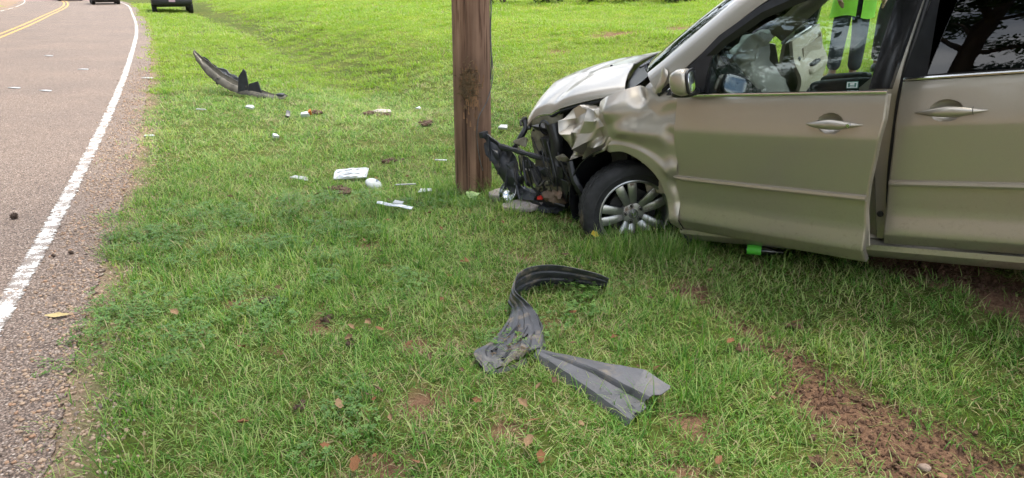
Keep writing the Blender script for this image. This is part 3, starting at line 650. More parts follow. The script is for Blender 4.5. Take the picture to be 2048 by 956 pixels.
mb=MB(); mb.sheet([[(x_,yb(x_,z)+.002,z) for x_ in np.linspace(-2.60,xf,12)] for z,xf in ((1.104,-1.787),(1.2,-1.795),(1.3,-1.803),(1.4,-1.811),(1.5,-1.82),(1.56,-1.83))],.004); mb.build('window_glass',TINT,sd,smooth=60)

# ---- sill, pillar and body behind the doors
mb=MB(); mb.sheet([[(x_,y_,z_) for x_ in np.linspace(-2.62,-.44,30)] for y_,z_ in ((.78,.17),(.88,.175),(.915,.20),(.935,.235),(.93,.262),(.905,.266),(.86,.272),(.83,.30))],.008); mb.build('rocker_sill',PAINT,van,smooth=25)
mb=MB(); mb.sheet([[(-1.70,.885+.0*z,z),(-1.62,.90,z),(-1.555,.897,z),(-1.54,.86,z),(-1.50,.845,z),(-1.46,.80,z)] if z<1.09 else [(-1.70-.28*(z-1.09),yp(z)-.05,z),(-1.65-.28*(z-1.09),yp(z)-.02,z),(-1.60-.28*(z-1.09),yp(z)-.02,z),(-1.585-.28*(z-1.09),yp(z)-.05,z),(-1.56-.28*(z-1.09),yp(z)-.06,z),(-1.53-.28*(z-1.09),yp(z)-.1,z)] for z in np.linspace(.29,1.62,24)],.01); pl=mb.build('centre_pillar',PAINT,van,smooth=40)
mb=MB(); mb.tube(crv([(-1.613,.913,.30),(-1.622,.915,.6),(-1.65,.918,.85),(-1.682,.885,1.09),(-1.76,.82,1.4),(-1.80,.77,1.58)],30),.011,8); mb.build('door_seal',BLACKP,van)
mb=MB(); mb.lathe([(0,.006),(.012,.006),(.016,.0),(.016,-.01)],14,'y',(-1.575,.902,.42)); mb.build('bolt',DARKM,pl)
mb=MB(); mb.lathe([(.014,.004),(.026,.004),(.030,.0),(.030,-.01)],18,'y',(-1.57,.901,.88)); mb.build('latch_plate',INNERP,pl)
mb=MB(); mb.tube([(-1.53,.875,.745),(-1.53,.905,.745),(-1.575,.905,.745),(-1.575,.88,.745)],.006,6); mb.build('striker',DARKM,pl)

# ---- front fender, buckled
FBt=[(-.457,.235),(-.415,.30),(-.402,.42),(-.362,.58),(-.272,.69),(-.135,.764),(.0,.760),(.03,.775)]
FTp=[(-.527,1.082),(-.45,1.098),(-.375,1.115),(-.29,1.135),(-.19,1.14),(-.07,1.12),(.03,1.09),(.085,1.062)]
bt=crv(FBt,64); tp=crv(FTp,64); P=np.zeros((44,64,3))
def ldist(x,z,a,b_):
    ax,az=a;bx,bz=b_;t=max(0,min(1,((x-ax)*(bx-ax)+(z-az)*(bz-az))/((bx-ax)**2+(bz-az)**2))); return math.hypot(x-ax-t*(bx-ax),z-az-t*(bz-az))
for i in range(44):
    for j in range(64):
        t=i/43; x,z=bt[j]*(1-t)+tp[j]*t
        y=yp(z)-tap(x)-.02*max(0,(z-1.0)/.1)**2
        y+=.050*math.exp(-((x+.10)/.17)**2-((z-1.0)/.085)**2)                # broad bulge
        y-=.060*math.exp(-(ldist(x,z,(-.20,1.15),(-.26,1.075))/.038)**2)       # dent below the pillar
        y-=.022*math.exp(-(ldist(x,z,(-.26,.965),(-.52,1.0))/.065)**2)         # valley running to the door edge
        y+=.022*math.exp(-(ldist(x,z,(-.12,.90),(-.40,.86))/.05)**2)
        y-=.022*math.exp(-((x+.46)/.05)**2-((z-.87)/.04)**2)
        y+=.030*math.exp(-((x+.45)/.045)**2-((z-.66)/.045)**2)-.024*math.exp(-((x+.46)/.03)**2-((z-.56)/.05)**2)
        da=math.hypot(x+.07,z-.36)-.40; y+=.016*(1-max(0,min(1,(da-.055)/.035)))**2*(z>.3)   # flared arch
        y-=.020*math.exp(-((x+.475)/.02)**2-((z-.45)/.09)**2)
        for (a_,b_,am_,wd_) in (((.05,1.0),(-.22,1.10),.010,.06),((-.02,.93),(-.30,1.03),-.012,.08),((-.26,.90),(-.48,1.06),.008,.06)):
            y+=am_*max(0,1-ldist(x,z,a_,b_)/wd_)
        y-=.055*max(0,(x+.02)/.1)
        y+=.006*nz3((x,0,z),8)*max(0,min(1,(z-.6)/.3))
        zz=z+ .012*nz3((x,5,z),7)*(t>.8)
        P[i,j]=(x,y,zz)
MB().sheet(P,.006).build('front_fender',PAINT,van,smooth=50)['label']='buckled front fender over the steered wheel'
# torn corner of the fender, peeled up against the windscreen pillar
mb=MB(); P=np.array([[(-.41,.905,1.09),(-.37,.905,1.10),(-.33,.88,1.12),(-.27,.85,1.14)],[(-.435,.915,1.14),(-.40,.915,1.145),(-.36,.87,1.15),(-.31,.82,1.165)],[(-.47,.925,1.19),(-.435,.91,1.215),(-.40,.86,1.20),(-.345,.80,1.185)],[(-.47,.90,1.225),(-.445,.895,1.25),(-.405,.85,1.235),(-.37,.80,1.20)]])
P=np.stack([crv(P[:,k],14) for k in range(4)],1); P=np.stack([crv(P[k],14) for k in range(14)],0); mb.sheet(crumple(P,.008,16,3),.004); mb.build('torn_fender_corner',PAINT,van,smooth=50)
# folded front part of the fender
rows=[[(.06,.90,.765),(.20,.87,.70),(.31,.83,.665),(.37,.79,.68)],[(.005,.93,.84),(.17,.935,.80),(.30,.895,.765),(.40,.83,.78)],[(-.03,.90,.93),(.14,.93,.90),(.27,.92,.865),(.43,.84,.85)],[(-.01,.845,1.0),(.12,.86,.99),(.26,.85,.97),(.445,.80,.92)],[(.06,.80,1.06),(.16,.80,1.05),(.28,.79,1.03),(.44,.76,.965)]]
P=np.array(rows); P=np.stack([crv(P[:,k],7) for k in range(4)],1); P=np.stack([crv(P[k],7) for k in range(7)],0)
rf_=np.random.default_rng(21); J=rf_.normal(0,1,P.shape)*np.array((.02,.042,.02)); J[:,0]*=.2; P=P+J
P=np.stack([lin(P[:,k],31) for k in range(7)],1); P=np.stack([lin(P[k],31) for k in range(31)],0)
for _ in range(0): P[1:-1,1:-1]=(P[1:-1,1:-1]*2+P[:-2,1:-1]+P[2:,1:-1]+P[1:-1,:-2]+P[1:-1,2:])/6
MB().sheet(crumple(P,.004,20,7),.006).build('crumpled_fender',PAINT,van,smooth=14)
mb=MB(); mb.tube(crv([(.02,.83,1.055),(-.03,.865,1.02),(-.055,.895,.96),(-.05,.925,.89),(-.02,.94,.82),(.03,.945,.775)],22),[.014+.006*sin(k*.9) for k in range(22)],8); mb.build('fender_edge',PAINT,van)
# wheel well
mb=MB(); V=[]
for a_ in np.linspace(-.35,pi+.1,22): V.append([(-.05+.44*cos(a_),y_,.36+.42*sin(a_)) for y_ in (.94,.80,.62,.46)])
mb.sheet(np.array(V)[:, ::-1],.006); mb.build('wheel_well',BLACKP,van)
MB().box((-.55,.42,.0),(.45,.46,.85)).build('inner_apron',DARKM,van)
mb=MB(); mb.sheet([[(x_,y_,z_) for y_ in (.80,.87,.93)] for x_,z_ in ((-.405,.50),(-.425,.40),(-.44,.30),(-.49,.20),(-.50,.14))][::-1],.012); mb.build('mud_flap',PLAST,van)

# ---- windscreen pillar, windscreen, cowl, bonnet
AO=crv([(-.395,.895,1.105),(-.567,.872,1.219),(-.799,.825,1.378),(-1.033,.765,1.519),(-1.25,.72,1.60)],24); AI=crv([(-.285,.80,1.197),(-.397,.785,1.262),(-.596,.735,1.391),(-.85,.70,1.541),(-1.05,.67,1.65)],24)
P=np.array([[AO[k],AO[k]*.6+AI[k]*.4+np.array((0,.025,.012)),AO[k]*.25+AI[k]*.75+np.array((0,.018,.012)),AI[k]] for k in range(24)])
MB().sheet(P[:, ::-1],.02).build('windscreen_pillar',PAINT,van,smooth=60)
MB().sheet((P*np.array((1,-1,1))),.02).build('windscreen_pillar',PAINT,van,smooth=60)
MB().tube([tuple(p+np.array((.004,.008,-.012))) for p in AO],.012,8).build('pillar_seal',BLACKP,van)
MB().tube([tuple(p+np.array((-.006,.012,-.028))) for p in AO[2:]],.009,8).build('pillar_trim',CHROME,van)
us=np.linspace(-1,1,21); Cn=crv([(.05,0,1.235),(-.32,0,1.45),(-.62,0,1.60),(-.90,0,1.715)],24)
P=np.array([[AI[k]*np.array((1,0,1))*(u*u)+np.array((0,AI[k][1]*u,0))+Cn[k]*(1-u*u) for u in us] for k in range(24)])
MB().sheet(P[::-1]-np.array((0,0,.004)),.006).build('windscreen',GLASS,van,smooth=60)
P=[]
for u in us:
    b0=np.array((-.285*(u*u)+.05*(1-u*u),.80*u,1.190*(u*u)+1.228*(1-u*u))); h0=np.array((-.06*(u*u)+.16*(1-u*u),.745*u,1.088*(u*u)+1.205*(1-u*u)))
    P.append([b0,b0*.7+h0*.3+np.array((0,0,-.006)),b0*.35+h0*.65+np.array((0,0,-.014)),h0+np.array((0,0,-.02))])
P=np.array(P); MB().sheet(crumple(P,.010,9,5)[:, ::-1][::-1],.01).build('cowl',BLACKP,van,smooth=30)
mb=MB()
for q in range(2): mb.tube(crv([(-.06+.03*q,.55-.5*q,1.215+.005*q),(-.10+.05*q,.30-.5*q,1.245),(-.02,.0-.45*q,1.262)],12),.008,6)
mb.build('wiper',BLACKG,van)
nu,nv=41,36; P=np.zeros((nv,nu,3))
for i in range(nv):
    v=i/(nv-1)
    for j in range(nu):
        u=-1+2*j/(nu-1); y=.745*u; xr=.17*(1-u*u)-.05*u*u; xf=1.0-.16*abs(u)**2.4; x=xr+(xf-xr)*v
        ze=1.108-.02*v-.115*v**1.7-.05*max(0,(v-.85)/.15)**2; zc=1.222+.035*v-.125*v**2-.09*max(0,(v-.82)/.18)**2
        k=(1-abs(u)**2.3); z=ze+(zc-ze)*k
        z+=.012*math.exp(-((y-.33)/.03)**2)*(1-.5*v)-.016*math.exp(-((x-.45-.2*y)/.06)**2)*(.4+.6*abs(u)) + .010*nz3((x,y,0),3.5)
        if j in (0,nu-1): z-=.028; y*=.995
        P[i,j]=(x,y,z)
hood=MB().sheet(P,.012).build('bonnet',PAINT,van,smooth=40); hood['label']='bonnet sprung open along its near edge'
mb=MB(); mb.tube([(p[0],p[1]-.015,p[2]-.022) for p in P[:,nu-1]],.012,6); mb.tube([(p[0]-.02,p[1],p[2]-.02) for p in P[nv-1]],.014,6); mb.build('bonnet_underside',BLACKP,hood)
MB().lathe([(0,.018),(.008,.016),(.012,.0)],10,'z',(.35,.28,1.20)).build('washer_jet',BLACKP,hood)

# ---- crushed front end
def lump(name,lo,hi,mat,amp,sc,seed,sub=5,parent=van):
    bm=bmesh.new(); bmesh.ops.create_cube(bm,size=1); bmesh.ops.subdivide_edges(bm,edges=bm.edges,cuts=sub,use_grid_fill=True)
    for v_ in bm.verts:
        p=np.array([lo[k]+(hi[k]-lo[k])*(v_.co[k]+.5) for k in range(3)]); v_.co=crumple(p[None],amp,sc,seed)[0]
    for f in bm.faces: f.smooth=True
    me=bpy.data.meshes.new(name); bm.to_mesh(me); bm.free(); me.materials.append(mat); me.set_sharp_from_angle(angle=rad(28))
    o=bpy.data.objects.new(name,me); COL.objects.link(o); o.parent=parent; return o
sA=lin([(1.15,.88,.885),(1.105,.85,.87),(1.0,.82,.77),(.94,.82,.70),(.91,.86,.56),(.885,.90,.44)],26); sB=lin([(1.16,.90,.79),(1.09,.90,.66),(1.05,.89,.56),(.98,.92,.45),(.84,.91,.385),(.70,.88,.39)],26)
P=np.array([[sA[k]+(sB[k]-sA[k])*t+np.array((.018*sin(t*9),.02*sin(t*7+k*.3),0)) for t in np.linspace(0,1,9)] for k in range(26)])
MB().sheet(crumple(P,.016,13,2),.014).build('bumper_bracket',PLAST,van,smooth=30)
for k in (4,9,14,19):
    a_,b_=sA[k],sB[k]; MB().tube([tuple(a_+np.array((0,.022,0))),tuple((a_+b_)/2+np.array((.0,.034,0))),tuple(b_+np.array((0,.022,0)))],.010,5).build('bracket_rib',PLAST,van)
mb=MB(); mb.box((1.13,.86,.86),(1.175,.92,.905)); mb.build('bracket_tab',PLAST,van,bev=.004)
mb=MB(); mb.tube(crv([(1.02,.88,.79),(.88,.87,.755),(.75,.865,.72),(.59,.85,.675),(.42,.86,.655)],20),[.020+.004*sin(k*1.3) for k in range(20)],8); mb.build('bumper_beam',PLAST,van)
mb=MB(); mb.tube(crv([(.93,.66,.945),(.90,.69,.88),(.92,.74,.82),(.97,.78,.74)],14),[.022,.024]*7,7); mb.build('latch_support',BLACKP,van)
mb=MB(); mb.tube(crv([(.90,.66,.95),(.93,.70,.93),(.915,.72,.90)],8),.010,6); mb.build('latch_hook',DARKM,van)
P=np.array([[(.50,.72,.97),(.64,.74,.965),(.78,.745,.95)],[(.51,.76,.86),(.66,.755,.86),(.80,.75,.82)],[(.53,.80,.72),(.67,.78,.72),(.81,.76,.70)],[(.54,.82,.62),(.68,.80,.61),(.83,.77,.58)]]); P=np.stack([lin(P[:,k],16) for k in range(3)],1); P=np.stack([lin(P[k],12) for k in range(16)],0)
ap=MB().sheet(crumple(P,.018,9,4)[::-1],.006).build('inner_wing',INNERP,van,smooth=40)
for c_,r_ in (((.70,.795,.70),.026),((.60,.785,.80),.014),((.74,.785,.88),.010)): MB().lathe([(0,.004),(r_,.004),(r_*1.15,0)],16,'y',c_).build('drain_hole',BLACKG,ap)
mb=MB(); mb.lathe([(.045,-.01),(.055,0),(.045,.01)],20,'y',(.62,.80,.90),close=True); M_=mb.build('hose_ring',BLACKP,van)
mb=MB(); mb.tube(crv([(.52,.83,.93),(.50,.84,.80),(.53,.85,.68),(.49,.86,.56)],16),.045,10); mb.build('air_duct',BLACKP,van)
lump('frame_rail',(.46,.72,.50),(.88,.84,.60),INNERP,.030,9,2.2); lump('crash_box',(.40,.80,.455),(.62,.885,.53),INNERP,.022,12,5.1)
lump('lower_crossmember',(.55,.70,.33),(.95,.86,.41),DARKM,.03,8,7.7); lump('radiator',(.60,-.62,.30),(.70,.58,.84),DARKM,.015,6,9)
lump('engine_block',(.05,-.5,.40),(.55,.45,.92),DARKM,.05,5,3.3); lump('front_crossmember',(.72,-.75,.42),(.82,.62,.60),INNERP,.02,6,4.4)
lump('engine_cover',(-.02,-.66,.84),(.62,.62,1.0),DARKM,.03,6,5.5); lump('battery_tray',(.42,.55,.66),(.72,.72,.86),BLACKP,.02,8,6.1)
mb=MB(); V=[]
for k in range(9):
    x_=.66-.022*k; r_=.052+.006*sin(k*2.1); V.append([(x_,.86+r_*cos(q)*(1+.25*sin(3*q+k)),.415+r_*sin(q)*(1+.2*cos(2*q+k*.5))) for q in np.linspace(0,2*pi,15)])
mb.sheet(np.array(V),.006); mb.build('crushed_tube',plain('rusty_brown_metal',(.17,.12,.085),.75,.3,.4,14,.4,60,grime=(.22,.10,.05),gs=8,gth=.6),van)
lump('red_connector',(.66,.895,.40),(.705,.92,.422),REDP,.006,30,1,3)
mb=MB(); r2_=random.Random(3)
for k in range(4):
    x_=r2_.uniform(.55,.95); mb.tube(crv([(x_,.84,r2_.uniform(.6,.9)),(x_-.05,.88+r2_.uniform(0,.05),r2_.uniform(.5,.7)),(x_-r2_.uniform(-.1,.15),.87,r2_.uniform(.35,.5))],12),r2_.uniform(.004,.008),6)
mb.build('wiring',BLACKP,van)
def facet(name,c,sz,mat,seed,n=9):
    """angular broken piece: jittered hull"""
    r_=random.Random(seed); bm=bmesh.new()
    for _ in range(n): bm.verts.new((c[0]+sz[0]*r_.uniform(-1,1),c[1]+sz[1]*r_.uniform(-1,1),c[2]+sz[2]*r_.uniform(-1,1)))
    bmesh.ops.convex_hull(bm,input=bm.verts); bmesh.ops.bevel(bm,geom=bm.edges[:],offset=.003,segments=1,affect='EDGES')
    me=bpy.data.meshes.new(name); bm.to_mesh(me); bm.free(); me.materials.append(mat); o=bpy.data.objects.new(name,me); COL.objects.link(o); o.parent=van; return o
FR=random.Random(31)
for k,(nm_,c_,sz_,mt_) in enumerate((('broken_plastic',(.98,.86,.60),(.05,.03,.06),PLAST),('broken_plastic',(.90,.87,.52),(.06,.03,.05),PLAST),('broken_plastic',(.82,.86,.66),(.07,.03,.04),PLAST),('broken_plastic',(.74,.87,.56),(.06,.03,.06),BLACKP),('broken_plastic',(.66,.87,.60),(.05,.02,.05),PLAST),('broken_plastic',(.93,.84,.42),(.08,.03,.04),BLACKP),('broken_plastic',(.80,.89,.36),(.09,.03,.025),PLAST),('bent_bracket',(.86,.85,.70),(.03,.03,.09),INNERP),('bent_bracket',(.60,.87,.50),(.08,.02,.04),INNERP),('bent_bracket',(.72,.86,.46),(.07,.02,.03),INNERP),('washer_bottle',(.60,.80,.74),(.07,.05,.09),BLACKP),('broken_plastic',(.50,.88,.58),(.06,.02,.07),BLACKP),('broken_plastic',(.46,.89,.46),(.05,.02,.08),BLACKP),('broken_plastic',(.56,.89,.36),(.10,.02,.03),BLACKP),('torn_metal',(.44,.87,.69),(.05,.03,.03),INNERP),('torn_metal',(.86,.82,.80),(.05,.03,.03),INNERP),('headlamp_stub',(.66,.79,.88),(.06,.04,.04),BLACKP),('broken_plastic',(1.06,.87,.72),(.04,.03,.05),PLAST))):
    facet(nm_,c_,tuple(q*1.3 for q in sz_),mt_,k+5,9+k%4)
for k in range(9):
    x0=.95-.055*k; mb=MB(); mb.tube(crv([(x0,.86+FR.uniform(-.02,.03),FR.uniform(.62,.86)),(x0-FR.uniform(.02,.12),.89+FR.uniform(0,.03),FR.uniform(.5,.66)),(x0-FR.uniform(.0,.2),.88,FR.uniform(.4,.55)),(x0+FR.uniform(-.1,.05),.87,FR.uniform(.34,.5))],16),FR.uniform(.004,.011),6); mb.build('hose',BLACKP if k%3 else DARKM,van)
lump('splash_shield',(.52,.76,.30),(.98,.93,.345),PLAST,.035,8,8.2)
lump('strut',(.0,.62,.35),(.14,.74,.95),DARKM,.02,8,2)
mb=MB(); mb.tube(crv([(.36,.90,.68),(.33,.92,.56),(.30,.90,.45),(.34,.88,.33)],12),[.03,.026]*6,7); mb.build('liner_remnant',BLACKP,van)

# ---- wheels
def make_wheel():
    prof=[(.212,-.10),(.235,-.112),(.262,-.117),(.27,-.121),(.276,-.118),(.305,-.120),(.330,-.114),(.348,-.100),(.3565,-.084),(.3575,-.070),(.3585,-.050),(.350,-.048),(.350,-.040),(.3585,-.038),(.3592,-.005),(.350,-.004),(.350,.004),(.3592,.005),(.3585,.038),(.350,.040),(.350,.048),(.3585,.050),(.3575,.070),(.3565,.084),(.348,.100),(.330,.114),(.305,.120),(.276,.118),(.27,.121),(.262,.117),(.235,.112),(.212,.10)]
    mb=MB(); seg=120; V=[];n=len(prof)
    for k in range(seg):
        q=2*pi*k/seg
        for r_,h in prof:
            rr_=r_
            if abs(h)>.048 and r_>.34 and k%3==0: rr_-=.007
            if r_>.358 and abs(h)<.04 and k%4==0: rr_-=.003
            rr_=.230+(rr_-.212)*(.346-.230)/(.3592-.212); V.append((rr_*cos(q),h,rr_*sin(q)))
    F=[(k*n+j,k*n+j+1,((k+1)%seg)*n+j+1,((k+1)%seg)*n+j) for k in range(seg) for j in range(n-1)]
    t=mb.add(V,F).build('wheel',RUBBER,None,fixn=True,smooth=35)
    MB().lathe([(.198,-.10),(.205,-.03),(.200,.05),(.214,.088),(.222,.100),(.222,.106),(.215,.109),(.208,.104),(.203,.093)],64,'y').build('rim',ALLOY,t,smooth=50)
    for k in range(5):
        for sg_ in (-1,1):
            a0=pi/2+2*pi*k/5+sg_*.24; a1=pi/2+2*pi*k/5+sg_*.205; d0=Vector((cos(a0),0,sin(a0))); d1=Vector((cos(a1),0,sin(a1))); n0=Vector((-sin(a0),0,cos(a0))); n1=Vector((-sin(a1),0,cos(a1)))
            rows=[]
            for t_ in np.linspace(0,1,7):
                d_=d0.lerp(d1,t_).normalized(); nn=n0.lerp(n1,t_).normalized(); r_=.055+(.207-.055)*t_; wd=.026+.008*t_**1.3; y_=.062+.030*t_**1.3+.012*sin(pi*t_)
                c_=d_*r_; rows.append([c_-nn*wd+Vector((0,y_-.022,0)),c_-nn*wd*.86+Vector((0,y_-.003,0)),c_-nn*wd*.5+Vector((0,y_+.001,0)),c_+nn*wd*.5+Vector((0,y_+.001,0)),c_+nn*wd*.86+Vector((0,y_-.003,0)),c_+nn*wd+Vector((0,y_-.022,0))])
            MB().sheet(np.array([[tuple(p) for p in r_] for r_ in rows])[:, ::-1],.02).build('spoke',ALLOY,t,smooth=45,fixn=True)
    MB().lathe([(0,.064),(.05,.066),(.068,.062),(.075,.052),(.075,.02)],40,'y').build('hub',ALLOY,t,smooth=40)
    MB().lathe([(.0,.071),(.026,.071),(.030,.068),(.031,.060)],32,'y').build('hub_cap',plain('grey_cap',(.20,.20,.20),.4,.5,.2,30),t)
    mb=MB(); mb.lathe([(.0235,.071),(.0235,.0735),(.0215,.0735),(.0215,.071)],28,'y')
    for sg_ in (-1,1): mb.prism([(sg_*.006,.0712,-.0145),(sg_*.011,.0712,-.0145),(sg_*.0150,.0712,.0145),(sg_*.0085,.0712,.0145)],(0,1,0),.003)
    mb.prism([(-.0075,.0712,-.003),(.0075,.0712,-.003),(.0082,.0712,.003),(-.0082,.0712,.003)],(0,1,0),.0026); mb.build('emblem',CHROME,t,fixn=True)
    for k in range(5):
        a_=-pi/2+2*pi*k/5+pi; p=(.052*cos(a_),0,.052*sin(a_)); MB().lathe([(.0155,.064),(.0155,.066),(.0125,.066),(.012,.058),(.009,.058),(.0085,.073),(.0,.075)],12,'y',p).build('lug_nut',DARKM,t)
    MB().lathe([(.0,.015),(.15,.015),(.155,.005),(.155,-.005)],40,'y').build('brake_disc',DARKM,t)
    for ch in t.children: ch.scale=(1.075,1,1.075)
    return t
wh=make_wheel(); wh.parent=van; wh.location=(-.067+.095*sin(rad(47)),.85-.095*cos(rad(47)),.303); wh.rotation_euler=(0,rad(8),rad(47)); wh['label']='front wheel steered hard towards the road'
for loc,rz in (((-3.0,.86,.36),0),((-3.0,-.86,.36),pi),((0.02,-.86,.36),pi+.5)):
    c_=copy_tree(wh,van); c_.location=loc; c_.rotation_euler=(0,0,rz)
    if 'label' in c_: del c_['label']

# ---- rest of the shell
def quarter(sg_):
    rows=[]
    bt=crv([(-4.0,.34),(-3.75,.30),(-3.45,.32),(-3.38,.45),(-3.24,.66),(-3.0,.75),(-2.76,.66),(-2.67,.50)],50); tp_=crv([(-4.06,1.09),(-3.9,1.09),(-3.7,1.09),(-3.5,1.09),(-3.3,1.09),(-3.1,1.09),(-2.9,1.09),(-2.67,1.09)],50)
    P=np.zeros((24,50,3))
    for i in range(24):
        for j in range(50): x,z=bt[j]*(1-i/23)+tp_[j]*i/23; P[i,j]=(x,(yp(z)-tap(x)),z)
    if sg_<0: P=P*np.array((1,-1,1)); P=P[:, ::-1]
    MB().sheet(P,.02).build('rear_quarter',PAINT,van)
    Q=np.array([[(x,yp(z)-tap(x)-.004,z) for x in np.linspace(-3.98-.0*z,-2.67,10)] for z in (1.095,1.25,1.4,1.58)])
    if sg_<0: Q=(Q*np.array((1,-1,1)))[:, ::-1]
    MB().sheet(Q,.006).build('rear_side_glass',TINT,van,smooth=60)
    # roof side rail
    Q=np.array([[(x,.735-.045*t,1.57+.13*t+.012*sin(pi*(x+1.1)/-2.9)) for x in np.linspace(-4.0,-1.12,24)] for t in (0,.35,.7,1)])
    if sg_<0: Q=(Q*np.array((1,-1,1)))[:, ::-1]
    MB().sheet(Q,.03).build('roof_rail',PAINT,van)
for sg_ in (1,-1): quarter(sg_)
P=np.array([[(x,.70*u,1.695+.045*(1-u*u)+.02*sin(pi*(x+.92)/-3.1)-(.02*(u*u))) for u in np.linspace(-1,1,15)] for x in np.linspace(-4.02,-.92,24)]); MB().sheet(P,.03).build('roof',PAINT,van)
P=np.array([[(-4.05-.0*z,y_,z) for y_ in np.linspace(-.88,.88,9)] for z in (.30,.6,.9,1.09)]); MB().sheet(P[::-1],.03).build('tailgate',PAINT,van)
MB().sheet(np.array([[(-4.05+.12*(z-1.09)/.5,y_,z) for y_ in np.linspace(-.80,.80,7)] for z in (1.09,1.35,1.66)])[::-1],.008).build('rear_glass',TINT,van)
for sg_ in (-1,1): MB().box((-4.07,.80*sg_-.06,.85),(-4.045,.80*sg_+.06,1.12)).build('tail_lamp',REDP,van,bev=.008)
MB().box((-4.14,-.85,.28),(-4.06,.85,.56)).build('rear_bumper',PAINT,van,bev=.03)
MB().box((-4.0,-.82,.17),(-.52,.82,.27)).build('floor_pan',DARKM,van)
# far side
def fy(P): return (np.array(P)*np.array((1,-1,1)))[:, ::-1]
MB().sheet(fy(sidegrid(SL0,sl1,ZR[::3]+[1.08],30,lambda x,z:yb(x,z))),.03).build('sliding_door',PAINT,van)
MB().sheet(fy([[(x_,yb(x_,z)-.004,z) for x_ in np.linspace(-2.66,xf,8)] for z,xf in ((1.098,-1.692),(1.3,-1.742),(1.58,-1.82))]),.006).build('side_glass',TINT,van)
MB().sheet(fy([[(x_,y_,z_) for x_ in np.linspace(-2.62,-.44,12)] for y_,z_ in ((.78,.17),(.915,.20),(.935,.235),(.90,.266),(.83,.30))]),.008).build('rocker_sill',PAINT,van)
MB().sheet(fy([[(-1.70-.28*max(0,z-1.09),yp(z)-.03,z),(-1.56-.28*max(0,z-1.09),yp(z)-.03,z),(-1.54-.28*max(0,z-1.09),yp(z)-.10,z)] for z in np.linspace(.29,1.6,12)]),.02).build('centre_pillar',BEIGE,van)
bt=crv([(-.34,.25),(-.34,.35),(-.34,.55),(-.25,.72),(0,.78),(.25,.72),(.36,.55),(.40,.45)],30); tp_=crv([(-.34,1.09),(-.31,1.10),(-.25,1.11),(-.15,1.10),(.05,1.08),(.3,1.04),(.55,1.0),(.7,.95)],30)
MB().sheet(fy([[(lambda p:(p[0],yp(p[1])-tap(p[0]),p[1]))(bt[j]*(1-i/9)+tp_[j]*i/9) for j in range(30)] for i in range(10)]),.01).build('front_fender',PAINT,van)

# ---- passenger door on the far side, swung wide open; trim faces us
pd=MB().sheet(fy(sidegrid(lambda z:-dx_trail(z),lambda z:-dx_lead(z),ZR[::3]+[1.08],24,lambda x,z:yp(z)-.95)),.03).build('passenger_door',PAINT,van,smooth=28)
pd.location=(-.33,-.95,0); pd.rotation_euler=(0,0,rad(99)); pd['label']='passenger door swung wide open with beige inner trim'
Pt=np.array([[(-x_,.075+.05*math.exp(-((z-.78)/.10)**2)+.02*math.exp(-((x_-.55)/.4)**2),z) for x_ in np.linspace(.04,1.10,26)] for z in np.linspace(.32,1.085,26)])
MB().sheet(Pt,.03).build('inner_trim',BEIGE,pd)
MB().add(*superbox((-.62,.16,.80),(.34,.045,.035),.55)).build('armrest',BEIGE,pd,smooth=60)
MB().add(*superbox((-.50,.165,.842),(.14,.035,.012),.5)).build('switch_panel',SEATD,pd,smooth=60)
MB().add(*superbox((-.55,.10,.52),(.36,.05,.10),.5)).build('map_pocket',BEIGE,pd,smooth=60)
MB().add(*superbox((-.48,.145,.60),(.22,.02,.055),.6)).build('pocket_opening',SEATD,pd,smooth=60)
P=crv([(-.24,.118,.66),(-.26,.118,.86),(-.42,.118,.98),(-.70,.118,1.02),(-1.0,.118,1.03),(-1.05,.118,.90)],30); MB().tube(P,.016,8).build('trim_panel_edge',BEIGE,pd)
P=np.array([[(-x_,.112,z) for x_ in np.linspace(.30,1.0,12)] for z in (.87,.93,.99)]); MB().sheet(P,.02).build('cloth_insert',BEIGED,pd)
MB().add(*superbox((-.20,.105,.92),(.055,.014,.030),.7)).build('release_bezel',CHROME,pd,smooth=60); MB().add(*superbox((-.195,.115,.925),(.036,.012,.018),.7)).build('release_handle',BLACKP,pd,smooth=60)
def dr_(s,z,o=0): return (-s,-(yp(z)-.95+o),z)
ring('window_frame',pd,IN[:7],OU[:7],dr_,.03,BLACKP); MB().sheet([[dr_(s0+(s1-s0)*j/4,z,.001) for j in range(5)] for z,s0,s1 in ((1.08,1.137,1.228),(1.3,1.173,1.272),(1.6,1.227,1.333))],.03).build('window_sash',BLACKP,pd)
MB().sheet([[dr_(s_,z,-.012) for s_ in np.linspace(a_,b_,6)] for z,a_,b_ in ((1.085,.23,1.14),(1.29,.25,1.17),(1.46,.555,1.20),(1.56,1.0,1.22))],.005).build('window_glass',GLASS,pd,smooth=60)
MB().add(*superbox((-.16,-.135,1.19),(.075,.11,.08),.55)).build('mirror',PAINT,pd,smooth=60)

# ---- cabin
lump('dashboard',(-.34,-.74,.66),(-.02,.74,1.0),SEATD,.02,4,1,6); lump('lower_dashboard',(-.38,-.73,.42),(-.10,.73,.65),BEIGE,.015,4,2,5)
mb=MB(); Mst=Matrix.Translation((-.63,.40,1.10))@Matrix.Rotation(rad(-62),4,'Y')
V=[];F=[]
for i in range(36):
    for k in range(8):
        q=2*pi*i/36;p_=2*pi*k/8;r_=.18+.017*cos(p_); V.append(Mst@Vector((r_*cos(q),r_*sin(q),.017*sin(p_)))); F.append((i*8+k,((i+1)%36)*8+k,((i+1)%36)*8+(k+1)%8,i*8+(k+1)%8))
mb.add(V,F)
for q in (0,2.2,4.1): mb.tube([Mst@Vector((.03*cos(q),.03*sin(q),-.01)),Mst@Vector((.18*cos(q),.18*sin(q),0))],.016,6)
mb.tube([Mst@Vector((0,0,0)),Mst@Vector((.0,0,-.3))],[.07,.045],12); mb.build('steering_wheel',SEATD,van)
